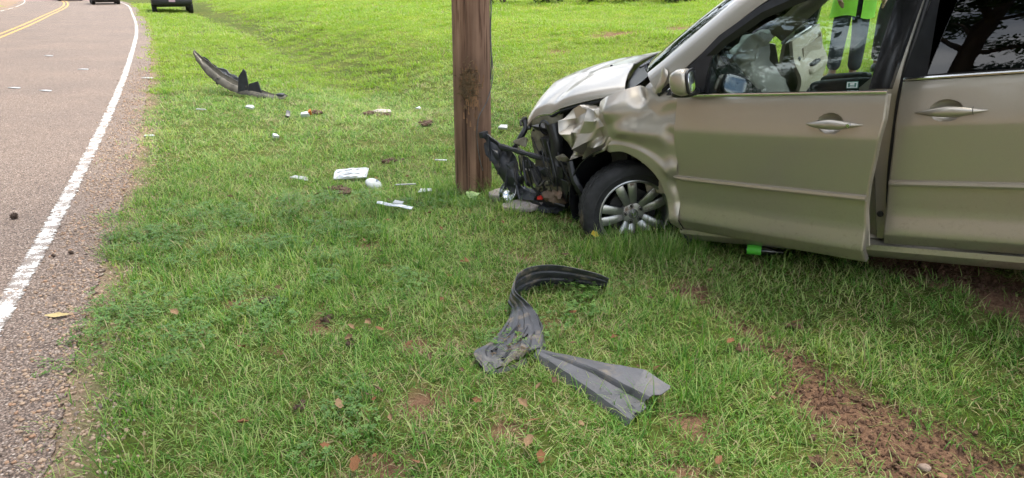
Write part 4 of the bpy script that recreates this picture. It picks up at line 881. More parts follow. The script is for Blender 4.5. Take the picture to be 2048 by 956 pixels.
# spent airbag hanging from the wheel
rows=[]
for i,(z,xc,yc,wx,wy) in enumerate(((1.34,-.88,.56,.02,.03),(1.325,-.87,.56,.06,.07),(1.28,-.83,.55,.085,.09),(1.22,-.80,.55,.09,.095),(1.17,-.82,.56,.075,.09),(1.10,-.88,.57,.06,.08),(1.02,-.93,.58,.055,.07),(.95,-.96,.58,.035,.05))):
    rows.append([(xc+wx*cos(q)*(1+.20*sin(3*q+i*.8)),yc+wy*sin(q)*(1+.16*cos(4*q+i*.6)),z+.014*sin(5*q+i)) for q in np.linspace(0,2*pi,41)])
rows=np.array(rows); rows=np.stack([crv(rows[:,k],44) for k in range(41)],1)
rb_=np.random.default_rng(5); C_=rows[::4,::4].copy(); C_+=rb_.normal(0,.017,C_.shape); C_[:,-1]=C_[:,0]; C_=np.stack([lin(C_[:,k],41) for k in range(C_.shape[1])],1); P=np.stack([lin(C_[k],41) for k in range(41)],0)
for _ in range(2): P[1:-1,1:-1]=(P[1:-1,1:-1]*2+P[:-2,1:-1]+P[2:,1:-1]+P[1:-1,:-2]+P[1:-1,2:])/6
P=crumple(P,.006,24,4); P[:,-1]=P[:,0]; MB().sheet(P[:, ::-1],.004).build('airbag',BAG,van,smooth=70)
def seat(y,back=True):
    s=MB().add(*superbox((-1.22,y,.66),(.27,.25,.085),.45)).build('seat',BEIGED,van,smooth=60)
    V,F=superbox((0,0,.36),(.085,.25,.37),.45); M_=Matrix.Translation((-1.50,y,.66))@Matrix.Rotation(rad(-14),4,'Y'); MB().add([M_@Vector(p) for p in V],F).build('backrest',BEIGED,s,smooth=60)
    V,F=superbox((0,0,.84),(.055,.13,.09),.6); MB().add([M_@Vector(p) for p in V],F).build('headrest',BEIGED,s,smooth=60)
    return s
s1=seat(.42); s2=seat(-.42)
MB().add(*superbox((-1.16,.12,.93),(.19,.035,.042),.5)).build('armrest',SEATD,s1,smooth=60)
MB().add(*superbox((-1.10,-.12,.92),(.15,.035,.042),.5)).build('armrest',SEATD,s2,smooth=60)
MB().sheet([[(-1.64,.74+.0*t,1.45-.78*t),(-1.60,.735,1.45-.78*t)] for t in np.linspace(0,1,8)],.003).build('seat_belt',SEATD,van)
lump('rear_bench',(-2.9,-.65,.35),(-2.3,.65,1.15),BEIGED,.02,3,4,4); lump('centre_console',(-.85,-.16,.30),(-.5,.16,.75),BEIGE,.01,4,6,4)
P=np.array([[(x,.66*u,1.665+.03*(1-u*u)) for u in np.linspace(-1,1,5)] for x in (-4.0,-2.5,-1.0)]); MB().sheet(P[::-1],.01).build('headliner',BEIGE,van)
# ================================================================== loose car parts on the lawn
def gz(x,y): return float(ground_z(np.array([x],float),np.array([y],float))[0])
def strip_sheet(A,B,n,m_,ridge,amp=.006,sc=14,seed=0,th=.005,freq=9):
    A=crv(A,n); B=crv(B,n); P=np.zeros((n,m_,3))
    for i in range(n):
        w_=B[i]-A[i]; t=(A[min(i+1,n-1)]-A[max(i-1,0)]); nn=np.cross(t,w_); nn/=max(np.linalg.norm(nn),1e-6)
        for j in range(m_):
            u=j/(m_-1); P[i,j]=A[i]+w_*u+nn*ridge*math.tanh(7*math.sin(u*freq+.25*math.sin(i*.16)*(i%23>11)))*(1-abs(2*u-1)**8)
    return crumple(P,amp,sc,seed)
LINER=plain('dusty_black_liner',(.046,.047,.054),.48,0,.3,10,.3,90,grime=(.20,.165,.125),gs=14,gth=.56)
LINERG=plain('faded_grey_liner',(.085,.085,.092),.46,0,.2,10,.3,90,grime=(.19,.16,.125),gs=11,gth=.60)
lt=[(.518,3.39,.117),(.443,3.399,.145),(.255,3.42,.179),(.109,3.383,.189),(.029,3.309,.175),(.01,3.137,.163),(.059,3.058,.145),(.106,3.01,.115),(.13,2.87,.094),(.13,2.739,.075),(.085,2.723,.046)]
lb=[(.515,3.475,.02),(.43,3.50,.016),(.265,3.525,.016),(.126,3.49,.02),(.010,3.345,.018),(-.022,3.263,.034),(-.005,3.145,.043),(-.045,2.947,.054),(-.105,2.8,.054),(-.168,2.691,.064),(-.105,2.59,.022)]
ln=thing('fender_liner','torn black plastic fender liner curled up in the foreground grass','fender liner',(0,2.9,0))
off=np.array((0,2.9,0))
def sh(L_): return [np.array(p)-off for p in L_]
mb=MB(); mb.sheet(strip_sheet(sh(lt),sh(lb),110,33,.0038,.002,8,2,.005,19)[:, ::-1],.005); mb.build('curled_band',LINER,ln,smooth=20)
# turned-down side flange along the flat end
fa=[(.106,3.01,.117),(.132,2.93,.103),(.135,2.85,.096),(.135,2.77,.085),(.125,2.70,.062)]; fb_=[(.125,2.985,.03),(.152,2.90,.02),(.158,2.82,.018),(.152,2.75,.014),(.13,2.69,.02)]
MB().sheet(strip_sheet(sh(fa),sh(fb_),24,6,.004,.008,16,5,.004),.004).build('side_flange',LINERG,ln,smooth=35)
ea=[(-.165,2.69,.066),(-.135,2.645,.05),(-.105,2.595,.026),(-.02,2.63,.03),(.06,2.69,.04)]; eb=[(-.155,2.68,.0),(-.125,2.63,-.005),(-.09,2.575,-.01),(-.01,2.61,-.005),(.07,2.675,.0)]
MB().sheet(strip_sheet(sh(ea),sh(eb),20,5,.002,.005,16,6,.004),.004).build('end_flange',LINER,ln,smooth=35)
ST=[[(.098,2.700,.040),(.104,2.708,.050),(.110,2.716,.055),(.114,2.720,.058),(.120,2.726,.056)],
    [(.165,2.610,.012),(.180,2.622,.048),(.205,2.640,.058),(.212,2.645,.070),(.245,2.668,.060)],
    [(.285,2.440,.000),(.300,2.455,.044),(.345,2.515,.060),(.352,2.522,.080),(.405,2.585,.068)],
    [(.40,2.285,-.005),(.412,2.30,.036),(.47,2.375,.052),(.478,2.382,.078),(.545,2.475,.105)],
    [(.435,2.225,-.005),(.447,2.240,.032),(.528,2.315,.046),(.545,2.325,.070),(.628,2.395,.080)]]
P=np.array([[np.array(p)-off for p in r_] for r_ in ST]); P=np.stack([lin(P[:,k],33) for k in range(5)],1); P=np.stack([lin(P[k],25) for k in range(33)],0)
for j in range(25): P[-1,j]+=np.array((.016,-.012,0))*((0,.6,.6,-.7,-.2,.8,.3)[j//4])
MB().sheet(crumple(P,.0025,14,8)[:, ::-1],.005).build('torn_flap',LINERG,ln,smooth=14)
for k_,L_ in enumerate(([(-.09,2.70,.074),(-.03,2.80,.078),(.03,2.92,.098)],[(-.04,2.66,.062),(.02,2.76,.074),(.07,2.88,.098)],[(.02,2.67,.058),(.06,2.74,.072),(.10,2.84,.095)])):
    MB().tube([tuple(np.array(p)-off-np.array((0,0,.008))) for p in crv(L_,8)],.007,5).build('rib',LINER,ln)
for k_,(p_,d_) in enumerate((((.20,3.475,.115),(.03,.0,.0)),((.33,3.47,.10),(.03,-.002,0)),((.00,2.84,.070),(.018,.022,.004)),((-.06,2.72,.066),(.016,.022,.001)),((.06,2.80,.086),(.014,.024,.003)))):
    q=np.array(p_)-off; d__=np.array(d_); MB().tube([tuple(q-d__*.6),tuple(q+d__*.6)],[.007,.007],6).build('slot',BLACKG,ln)
rr_=random.Random(5)
for p in ((.29,3.47,.14),(.20,3.475,.10),(.40,3.455,.10),(.10,3.455,.12),(.34,3.47,.07)): q=np.array(p)-off; MB().lathe([(.006,-.004),(.006,.006),(.0,.008)],8,'y',(q[0],q[1]-.012,q[2])).build('clip',DARKM,ln)
mb=MB()
for k in range(70):
    p=np.array((rr_.uniform(-.10,.10),rr_.uniform(2.68,2.92),0)); p[2]=.068+.012*rr_.random()-.02*(p[0]<-.03); d=np.array((rr_.gauss(0,1),rr_.gauss(0,1),rr_.gauss(0,.2))); d*=rr_.uniform(.01,.035)/np.linalg.norm(d); p-=off; mb.tube([p,p+d*.5+(0,0,.004),p+d],[.002,.0018,.0008],4)
mb.build('grass_clippings',STRAWY,ln)['kind']='stuff'

BUMP=plain('scuffed_bumper_paint',(.11,.10,.076),.45,.35,.25,9,.2,60,grime=(.05,.048,.045),gs=6,gth=.55)
bo=np.array((-4.1,10.45,0)); bp_=thing('bumper_cover','broken curved bumper cover lying on the grass near the road','bumper cover',tuple(bo))
lo=[(-4.898,11.0,.554),(-4.854,10.95,.454),(-4.69,10.8,.313),(-4.474,10.6,.197),(-4.222,10.4,.107),(-4.007,10.3,.049),(-3.756,10.2,.013),(-3.525,10.15,.0),(-3.305,10.15,.0)]
up=[(-4.905,11.03,.64),(-4.831,11.0,.56),(-4.643,10.88,.45),(-4.42,10.70,.35),(-4.181,10.53,.245),(-3.97,10.42,.18),(-3.748,10.32,.13),(-3.531,10.24,.07),(-3.285,10.24,.05)]
s2_=lambda L_:[np.array(p)-bo for p in L_]
MB().sheet(strip_sheet(s2_(lo),s2_(up),70,9,.012,.012,8,3,.006,6)[:, ::-1],.008).build('cover_band',BUMP,bp_,smooth=35)
ia=[(-4.80,11.0,.50),(-4.63,10.9,.37),(-4.41,10.74,.27),(-4.17,10.58,.18),(-3.96,10.48,.13)]; ib=[(-4.78,11.03,.52),(-4.60,10.96,.41),(-4.38,10.82,.33),(-4.14,10.66,.25),(-3.95,10.55,.21)]
MB().sheet(strip_sheet(s2_(ia),s2_(ib),30,6,.006,.03,9,4,.006),.006).build('upper_lip',PLAST,bp_,smooth=35)
MB().prism([np.array(p)-bo for p in ((-4.045,10.31,.06),(-3.895,10.30,.05),(-3.875,10.31,.20),(-3.905,10.36,.36),(-3.935,10.36,.40),(-4.005,10.33,.30))],(.1,1,.05),.02).build('standing_flange',PLAST,bp_)
MB().prism([np.array(p)-bo for p in ((-3.885,10.28,.05),(-3.66,10.24,.03),(-3.672,10.25,.09),(-3.725,10.30,.235),(-3.745,10.30,.225),(-3.86,10.30,.195))],(.1,1,.05),.02).build('standing_flange',PLAST,bp_)
lumpy=lump('broken_bracket',(-.34,.12,.17),(-.16,.22,.25),PLAST,.04,9,3,4,bp_)
mb=MB(); mb.add(*superbox((.72,-.24,.045),(.06,.05,.03),.7)); mb.build('fog_lamp_cup',PLAST,bp_,smooth=60)

# ---- shards
WHITEP=plain('white_plastic',(.50,.52,.53),.35,0,.06,20,.1,60,grime=(.35,.30,.24),gs=14,gth=.66); GREYP=plain('grey_plastic',(.33,.34,.34),.45,0,.15,20,.2,60); CLEARP=plain('clear_lens_plastic',(.46,.49,.51),.10,.3,.55,28,.5,45,coat=.6)
def shard(name,label,x,y,pts,mat,th=.006,rz=0,tilt=(0,0),h=.035,cat='debris',parent=None,group=None,amp=.004,on=None):
    o=MB(); V=[(px_,py_,0) for px_,py_ in pts]; o.prism(V,(0,0,1),th); ob=o.build(name,mat,None,bev=min(th*.3,.003))
    z=gz(x,y) if on is None else on
    ob.location=(x,y,z+h*(.6 if on is None else 1)); ob.rotation_euler=(tilt[0],tilt[1],rz); tag(ob,label,cat,group); return ob
TRI=[(-.05,-.02),(.055,-.03),(.06,.02),(.01,.045),(-.045,.03)]; SL=[(-.07,-.008),(.07,-.012),(.075,.004),(-.065,.010)]; FLT=[(-.06,-.035),(.05,-.03),(.065,.03),(-.03,.045)]
shard('plastic_shard','white plastic shard right in front of the broken bumper cover',-3.43,9.08,TRI,WHITEP,.03,-.2,(.25,.1),.05)
o=shard('plastic_shard','white plastic shard with an orange corner right of the bumper cover',-2.58,8.64,TRI,WHITEP,.045,.1,(.3,-.1),.045)
o2=MB().prism([(.045,-.015,.01),(.085,-.01,.02),(.08,.03,.03),(.05,.03,.02)],(0,0,1),.05).build('orange_corner',plain('orange_lens',(.5,.16,.03),.3,0,.15,20),o)
shard('plastic_shard','small black and white plastic piece left of the orange-cornered shard',-2.80,8.62,[(-.03,-.05),(.03,-.06),(.035,.05),(-.01,.07)],PLAST,.03,.4,(.5,.2),.05)
shard('plastic_shard','small white shard nearer the camera than the bumper cover fragments',-2.55,7.35,[(-.03,-.03),(.04,-.02),(.03,.035),(-.02,.03)],WHITEP,.03,.8,(.3,.3),.05)
shard('plastic_strip','thin white plastic strip on grass below the bumper cover tip',-4.04,9.01,SL,WHITEP,.012,-.15,(.1,0),.05)
shard('plastic_shard','flat grey shard left of the headlamp lens',-1.83,5.76,[(-.08,-.01),(.09,-.035),(.06,.03),(-.05,.035)],GREYP,.006,-.1,(.2,.1),.05)
shard('plastic_shard','flat white shard between the headlamp lens and the pole',-.70,5.32,[(-.05,-.03),(.06,-.035),(.055,.02),(-.03,.04)],WHITEP,.006,.1,(.12,-.1),.06)
shard('plastic_strip','grey strip lying between the lens dome and the pole',-.88,5.51,[(-.09,-.012),(.09,.02),(.085,.035),(-.085,.003)],GREYP,.01,.25,(.1,.1),.05)
shard('plastic_strip','small pale strip in grass just left of the pole',-.66,6.27,[(-.06,-.01),(.05,-.01),(.06,.015),(-.05,.01)],WHITEP,.008,.25,(.15,.1),.06)
shard('plastic_shard','pale shard standing in grass just right of the pole',-.10,7.35,[(-.05,-.02),(.05,-.03),(.05,.03),(-.02,.03)],WHITEP,.03,0,(.4,0),.06)
shard('plastic_shard','tiny white speck of plastic in the grass beyond the headlamp lens',-1.34,9.87,[(-.04,-.02),(.04,-.03),(.03,.03)],WHITEP,.02,.3,(.4,.1),.07)
shard('flat_stone','flat grey stone in grass beside a dark clod',-1.79,9.48,[(-.14,-.03),(.02,-.07),(.14,-.02),(.12,.07),(-.05,.08)],CONC,.04,.2,(.15,.05),.01,'stone')
shard('plastic_shard','white and black scrap lying at the tarmac edge',-4.0,7.55,[(-.05,-.02),(.06,-.015),(.04,.02),(-.05,.02)],WHITEP,.012,.2,(.1,0),.015)
ROADL=['white scrap on the tarmac, nearest to the white edge line','leftmost white scrap on the tarmac near the photo edge','white scrap on the tarmac margin beside the grass','farthest white scrap on the tarmac, towards the yellow lines','white scrap on the tarmac in line with the bumper cover']
for (x,y),lb_ in zip(((-7.26,10.9),(-7.95,11.2),(-6.42,12.4),(-10.6,16.3),(-8.3,13.7)),(ROADL[4],ROADL[1],ROADL[2],ROADL[3],ROADL[0])): shard('plastic_scrap',lb_,x,y,[(-.09,-.02),(.08,-.03),(.09,.02),(-.02,.03)],WHITEP,.012,rng.random()*.6-.3,(.05,.05),.006,on=0)
# headlamp lens, tipped up on the grass
hl=thing('headlamp_lens','rectangular clear headlamp lens with a raised frame lying on grass','headlamp lens',(-1.39,5.80,gz(-1.39,5.8)+.055),rad(2)); hl.rotation_euler=(rad(22),rad(-3),rad(2))
P=np.array([[(x_,y_,.014*math.cos(x_*9)+.006*nz3((x_,y_,0),25)) for x_ in np.linspace(-.135,.135,26)] for y_ in np.linspace(-.06,.06,14)]); MB().sheet(P[:, ::-1][::-1],.004).build('lens',CLEARP,hl,smooth=50)
mb=MB(); mb.tube([(-.138,-.062,.004),(.138,-.062,.004),(.142,.055,.004),(.12,.066,.004),(-.13,.062,.004),(-.142,.03,.004),(-.138,-.062,.004)],.0075,7); mb.build('frame',WHITEP,hl)
for k_,(p_,q_) in enumerate((((-.12,.02),(.10,.05)),((-.10,-.03),(.12,-.01)))): MB().tube([(p_[0],p_[1],.012),(.0,(p_[1]+q_[1])/2+.004,.021),(q_[0],q_[1],.012)],.003,5).build('reflector_rib',GREYP,hl)
dm=thing('lamp_dome','white half-round lamp housing with a blue-grey band beside the lens','lamp housing',(-1.15,5.55,gz(-1.15,5.55)+.02),.5); dm.rotation_euler=(rad(35),rad(25),.5)
V=[];
for j in range(9):
    ph=j/8*pi/2; V.append([(.075*cos(ph)*cos(q),.06*cos(ph)*sin(q),.042*sin(ph)) for q in np.linspace(0,2*pi,25)])
MB().sheet(np.array(V)[:, ::-1][::-1],.004).build('bowl',WHITEP,dm,smooth=180)
V=[[((.077*cos(ph))*cos(q),(.062*cos(ph))*sin(q),.044*sin(ph)) for q in np.linspace(-.35+1.2,.35+1.2,5)] for ph in np.linspace(.0,pi/2-.05,9)]
MB().sheet(np.array(V)[::-1,::-1],.003).build('dark_band',plain('blue_grey_band',(.10,.13,.19),.4,0,.15,20),dm)
ts=thing('trim_strip','long broken silver trim strip nearest below the headlamp lens','trim strip',(-.86,4.84,gz(-.86,4.84)+.05),rad(-12)); ts.rotation_euler=(rad(15),rad(4),rad(-14))
MB().sheet(np.array([[(x_,y_,.008*(1-(y_/.022)**2)+.004*sin(x_*40)) for x_ in np.linspace(-.135,.14,24)] for y_ in np.linspace(-.016*1,.018,5)]),.004).build('strip',CLEARP,ts,smooth=40)
MB().prism([(-.02,.012,.012),(.05,.012,.012),(.06,.035,.02),(-.01,.04,.02)],(0,0,1),.006).build('broken_tab',WHITEP,ts)
# reflector bowl, slabs by the pole
rf=thing('lamp_reflector','ribbed silver lamp reflector resting on the slab by the pole','reflector',(-.035,4.98,.125)); rf.rotation_euler=(rad(70),rad(15),rad(-35))
V=[[(.065*math.sin(ph)*cos(q)*(1+.02*(k%2)),.085*math.sin(ph)*sin(q)*(1+.02*(k%2)),-.06*cos(ph)) for k,q in enumerate(np.linspace(0,2*pi,41))] for ph in np.linspace(.25,pi/2,9)]
MB().sheet(np.array(V),.003).build('bowl',CHROME,rf,smooth=25); MB().lathe([(.018,-.06),(.020,-.09),(.0,-.09)],14,'z').build('socket',GREYP,rf)
def slab(label,x,y,r_,seed,rz,h):
    rr_=random.Random(seed); pts=[(r_*(1+rr_.uniform(-.2,.2))*cos(q)*1.25,r_*(1+rr_.uniform(-.2,.2))*sin(q)*.8) for q in np.linspace(0,2*pi,10)[:-1]]
    ob=MB().prism([(a_,b_,0) for a_,b_ in pts],(0,0,1),h).build('concrete_slab',CONC,bev=.008); ob.location=(x,y,gz(x,y)+.012); ob.rotation_euler=(rad(6),rad(-4),rz); tag(ob,label,'slab')
slab('pinkish concrete slab lying against the pole base',-.05,5.12,.105,2,.3,.06); slab('flat broken slab below the crushed bumper, nearer the camera',.10,4.88,.125,5,.1,.035)
# bottle
bt_=thing('bottle','dark bottle with a bright green label lying below the van door','bottle',(1.43,3.73,gz(1.43,3.73)+.055)); bt_.rotation_euler=(0,rad(88),rad(-22)); bt_.scale=(.85,.85,.85)
MB().lathe([(0,-.085),(.030,-.085),(.033,-.08),(.033,.04),(.026,.075),(.014,.10),(.0135,.15),(.015,.155),(.0,.156)],24,'z').build('glass_body',plain('dark_bottle_glass',(.012,.014,.01),.08,0,.2,20,coat=.5),bt_)
MB().lathe([(.0335,-.078),(.0345,-.076),(.0345,.012),(.0335,.014)],24,'z').build('label_band',plain('green_label',(.10,.55,.05),.45,0,.08,30),bt_)
MB().prism([(.0,.0352,-.03),(.012,.0352,-.015),(.010,.0352,.006),(-.010,.0352,.006),(-.012,.0352,-.015)],(0,-1,0),.001).build('label_mark',WHITEP,bt_)

# ================================================================== fallen leaves, clods, cones
LEAFB=[plain('dead_leaf_%d'%k,c_,.8,0,.35,25,.3,90) for k,c_ in enumerate(((.185,.085,.035),(.10,.052,.026),(.24,.15,.075),(.19,.08,.028)))]
def leafmesh(seed,mat):
    rr_=random.Random(seed); n=7; V=[];F=[]; c1=rr_.uniform(.4,1.6); c2=rr_.uniform(-1.2,1.6)
    for i in range(n):
        t=i/(n-1); w_=.30*sin(pi*min(1,t*.96+.04))**.8*(1+.25*sin(t*14+seed)); x=t-.5; z=.22*c1*(t-.5)**2+.02*sin(7*t+seed)
        for k,u in enumerate((-1,-.5,0,.5,1)): V.append((x,u*w_,z+c2*.28*abs(u)**1.5*w_*2))
    for i in range(n-1):
        for k in range(4): F.append((i*5+k,(i+1)*5+k,(i+1)*5+k+1,i*5+k+1))
    mb=MB().add(V,F); mb.tube([(.48,0,.05),(.6,.02,.05),(.72,.05,.06)],[.014,.012,.008],4); return mb.mesh('leaf',mat,60)
LM=[leafmesh(k,LEAFB[k%4]) for k in range(12)]
LV=[(-1.52,5.18),(-2.17,5.10),(-.69,2.99),(-.62,2.89),(-.48,2.82),(-.36,2.69),(-.76,2.92),(-1.22,2.76),(-1.01,2.19),(-.57,2.38),(-.67,2.29),(-.54,1.96),(-.33,1.95),(.17,2.46),(.04,2.29),(.10,1.99),(.72,1.99),(.71,3.24),(.36,3.31),(-.27,3.82),(-.22,3.21),(.32,3.89),(.65,4.07),(.52,4.17),(1.12,3.60),(1.29,2.61),(1.03,2.35),(.99,2.78),(1.36,2.96),(-1.26,3.41),(-1.69,3.12),(.32,2.62),(.47,2.83),(-.93,5.06),(-.71,6.26),(-2.09,7.60),(-2.04,7.26),(1.22,4.52),(-.75,2.83),(.08,2.18),(.62,2.60),(-.54,2.40),(.06,2.05)]
NL0=len(LV); rr_=random.Random(12)
while len(LV)<165:
    d_=rr_.uniform(2,13); a_=rr_.uniform(-.45,.35); x,y=d_*sin(a_),d_*cos(a_)
    if road_s(np.array([x]),np.array([y]))[0]>.35 and math.hypot(x-1.6,y-4.6)>1.6 and math.hypot(x+.31,y-5.4)>.3: LV.append((x,y))
LMK=[('the curled liner',.1,2.9),('the pole base',-.31,5.38),('the headlamp lens',-1.39,5.8),('the front wheel',.8,4.3),('the tyre rut',1.4,2.3),('the bumper cover',-4.1,10.4),('the gravel verge',-1.7,3.0),('the bottle',1.43,3.73)]
LINFO=[]
for i,(x,y) in enumerate(LV):
    nm=min(LMK,key=lambda k:math.hypot(x-k[1],y-k[2])); dx_,dy_=x-nm[1],y-nm[2]
    dr__=('right of' if dx_>0 else 'left of') if abs(dx_)>abs(dy_) else ('beyond' if dy_>0 else 'in front of')
    LINFO.append((('russet brown','dark brown','pale tan','orange brown')[i%4],dr__,nm[0],math.hypot(dx_,dy_),i))
ORD=['nearest to it','second nearest to it','third nearest to it','fourth nearest to it','fifth nearest to it','sixth nearest to it','seventh nearest to it','eighth nearest to it','ninth nearest to it','tenth nearest to it','eleventh nearest to it','twelfth nearest to it','thirteenth nearest to it']
for i,(x,y) in enumerate(LV):
    o=bpy.data.objects.new('dead_leaf',LM[i%12]); COL.objects.link(o); s_=rr_.uniform(.035,.06) if i<NL0 else rr_.uniform(.02,.04)
    o.location=(x,y,gz(x,y)+rr_.uniform(.03,.055)); o.scale=(s_,s_,s_); o.rotation_euler=(rr_.uniform(-.6,.6),rr_.uniform(-.6,.6),rr_.uniform(0,6.28))
    c_,d_,l_,_,_=LINFO[i]; rk=sorted([q for q in LINFO if q[:3]==(c_,d_,l_)],key=lambda q:q[3]); k_=[q[4] for q in rk].index(i)
    tag(o,'%s dead leaf %s %s'%(c_,d_,l_)+((', '+ORD[min(k_,12)]) if len(rk)>1 else ''),'leaf','dead leaves scattered on the lawn')
o=bpy.data.objects.new('dead_leaf',leafmesh(33,plain('yellow_leaf',(.42,.33,.15),.7,0,.2,25))); COL.objects.link(o); o.location=(-2.31,3.16,.010); o.scale=(.12,.07,.06); o.rotation_euler=(.1,0,.1); tag(o,'long yellowish dead leaf lying alone on the tarmac','leaf')
o=bpy.data.objects.new('dead_leaf',leafmesh(35,plain('bright_yellow_leaf',(.55,.40,.04),.6,0,.15,25))); COL.objects.link(o); o.location=(.53,4.17,gz(.53,4.17)+.06); o.scale=(.07,.08,.08); o.rotation_euler=(.7,.3,.6); tag(o,'bright yellow leaf in grass in front of the wheel','leaf')
o=bpy.data.objects.new('green_leaf',leafmesh(37,plain('pale_green_leaf',(.30,.42,.16),.5,0,.15,25))); COL.objects.link(o); o.location=(-.30,5.08,gz(-.3,5.08)+.07); o.scale=(.11,.16,.12); o.rotation_euler=(.5,.1,.4); tag(o,'broad pale green leaf growing at the foot of the pole','leaf')
CLODM=plain('dark_root_clod',(.10,.06,.04),.95,0,.5,30,.9,120)
CLABEL=['dark clod beside the flat grey stone','dark clod in the grass left of the pole','long dark clod right below the headlamp lens','rooty clod in the middle of the left lawn','small upright clod in the lower left lawn','clod in a bare patch in the left lawn','clod beside the orange-cornered shard','clod in front of the steered wheel','red clod at the head of the tyre rut','rooty red clod beside the tyre rut','loose clod just left of the pole foot','clod above the lower left clover']
for k,(x,y) in enumerate([(-1.81,8.99),(-1.0,8.18),(-1.39,5.38),(-.93,3.11),(-.84,2.33),(-1.28,3.32),(-2.53,8.90),(.66,4.05),(1.04,2.78),(1.35,2.94),(-1.15,6.38),(-.75,2.83)]):
    s_=(.26,.24,.22,.09,.065,.10,.22,.08,.07,.08,.16,.06)[k]; mb=MB(); r3=random.Random(k)
    for q in range(7): mb.ball((r3.gauss(0,.28),r3.gauss(0,.22),r3.uniform(0,.2)),r3.uniform(.12,.28),1,1,.75,8,6,jit=.3,seed=q+k*9)
    for q in range(26):
        p=np.array((r3.gauss(0,.35),r3.gauss(0,.3),.1)); mb.tube([p,p+np.array((r3.gauss(0,.1),r3.gauss(0,.1),.15)),p+np.array((r3.gauss(0,.22),r3.gauss(0,.22),r3.uniform(.05,.35)))],[.014,.012,.005],4)
    ob=mb.build('dirt_clod',SOIL if k in (8,9) else CLODM,smooth=50); ob.location=(x,y,gz(x,y)+.01); ob.scale=(s_,s_*.8,s_*(.55 if s_>.12 else .8)); ob.rotation_euler=(0,0,k*1.3); tag(ob,CLABEL[k],'clod')
def cone_(label,x,y,r_,z=0):
    o=thing('pine_cone',label,'pine cone',(x,y,z+r_*.75)); o.rotation_euler=(1.1,.4,x*5); mb=MB(); mb.ball((0,0,0),r_*.75,1,1,1.15,10,8)
    for k in range(46):
        q=k*2.4; h=-1+2*(k+.5)/46; c_=math.sqrt(1-h*h); d=Vector((c_*cos(q),c_*sin(q),h*1.15)); t=Vector((-sin(q),cos(q),0)); u=d.cross(t).normalized()
        mb.prism([d*r_*.7-t*r_*.16,d*r_*.7+t*r_*.16,d*r_*1.05+t*r_*.10+u*r_*.1,d*r_*1.05-t*r_*.10+u*r_*.1],tuple(u),r_*.07)
    mb.build('scales',plain('pine_cone_brown',(.065,.042,.03),.85,0,.4,60),o)
cone_('round dark pine cone on the tarmac left of the white line',-3.58,4.72,.026); cone_('small dark cone fragment on the tarmac beside the white line, on the left',-2.84,3.98,.012); cone_('small dark cone fragment on the tarmac beside the white line, on the right',-2.76,4.03,.014)
# loose stones at the bottom right
for lb_,x,y,r_,sd_,c_ in (('pale stone in the tyre rut near the photo corner',1.435,1.98,.018,3,(.30,.22,.17)),('tan stone beside the pale one in the tyre rut',1.475,1.94,.016,4,(.30,.17,.095))):
    ob=MB().ball((0,0,0),r_,1.2,.9,.7,12,9,jit=.12,seed=sd_).build('stone',plain('stone_%d'%sd_,c_,.85,0,.2,60,.4,150),smooth=60); ob.location=(x,y,gz(x,y)+r_*.6); tag(ob,lb_,'stone')

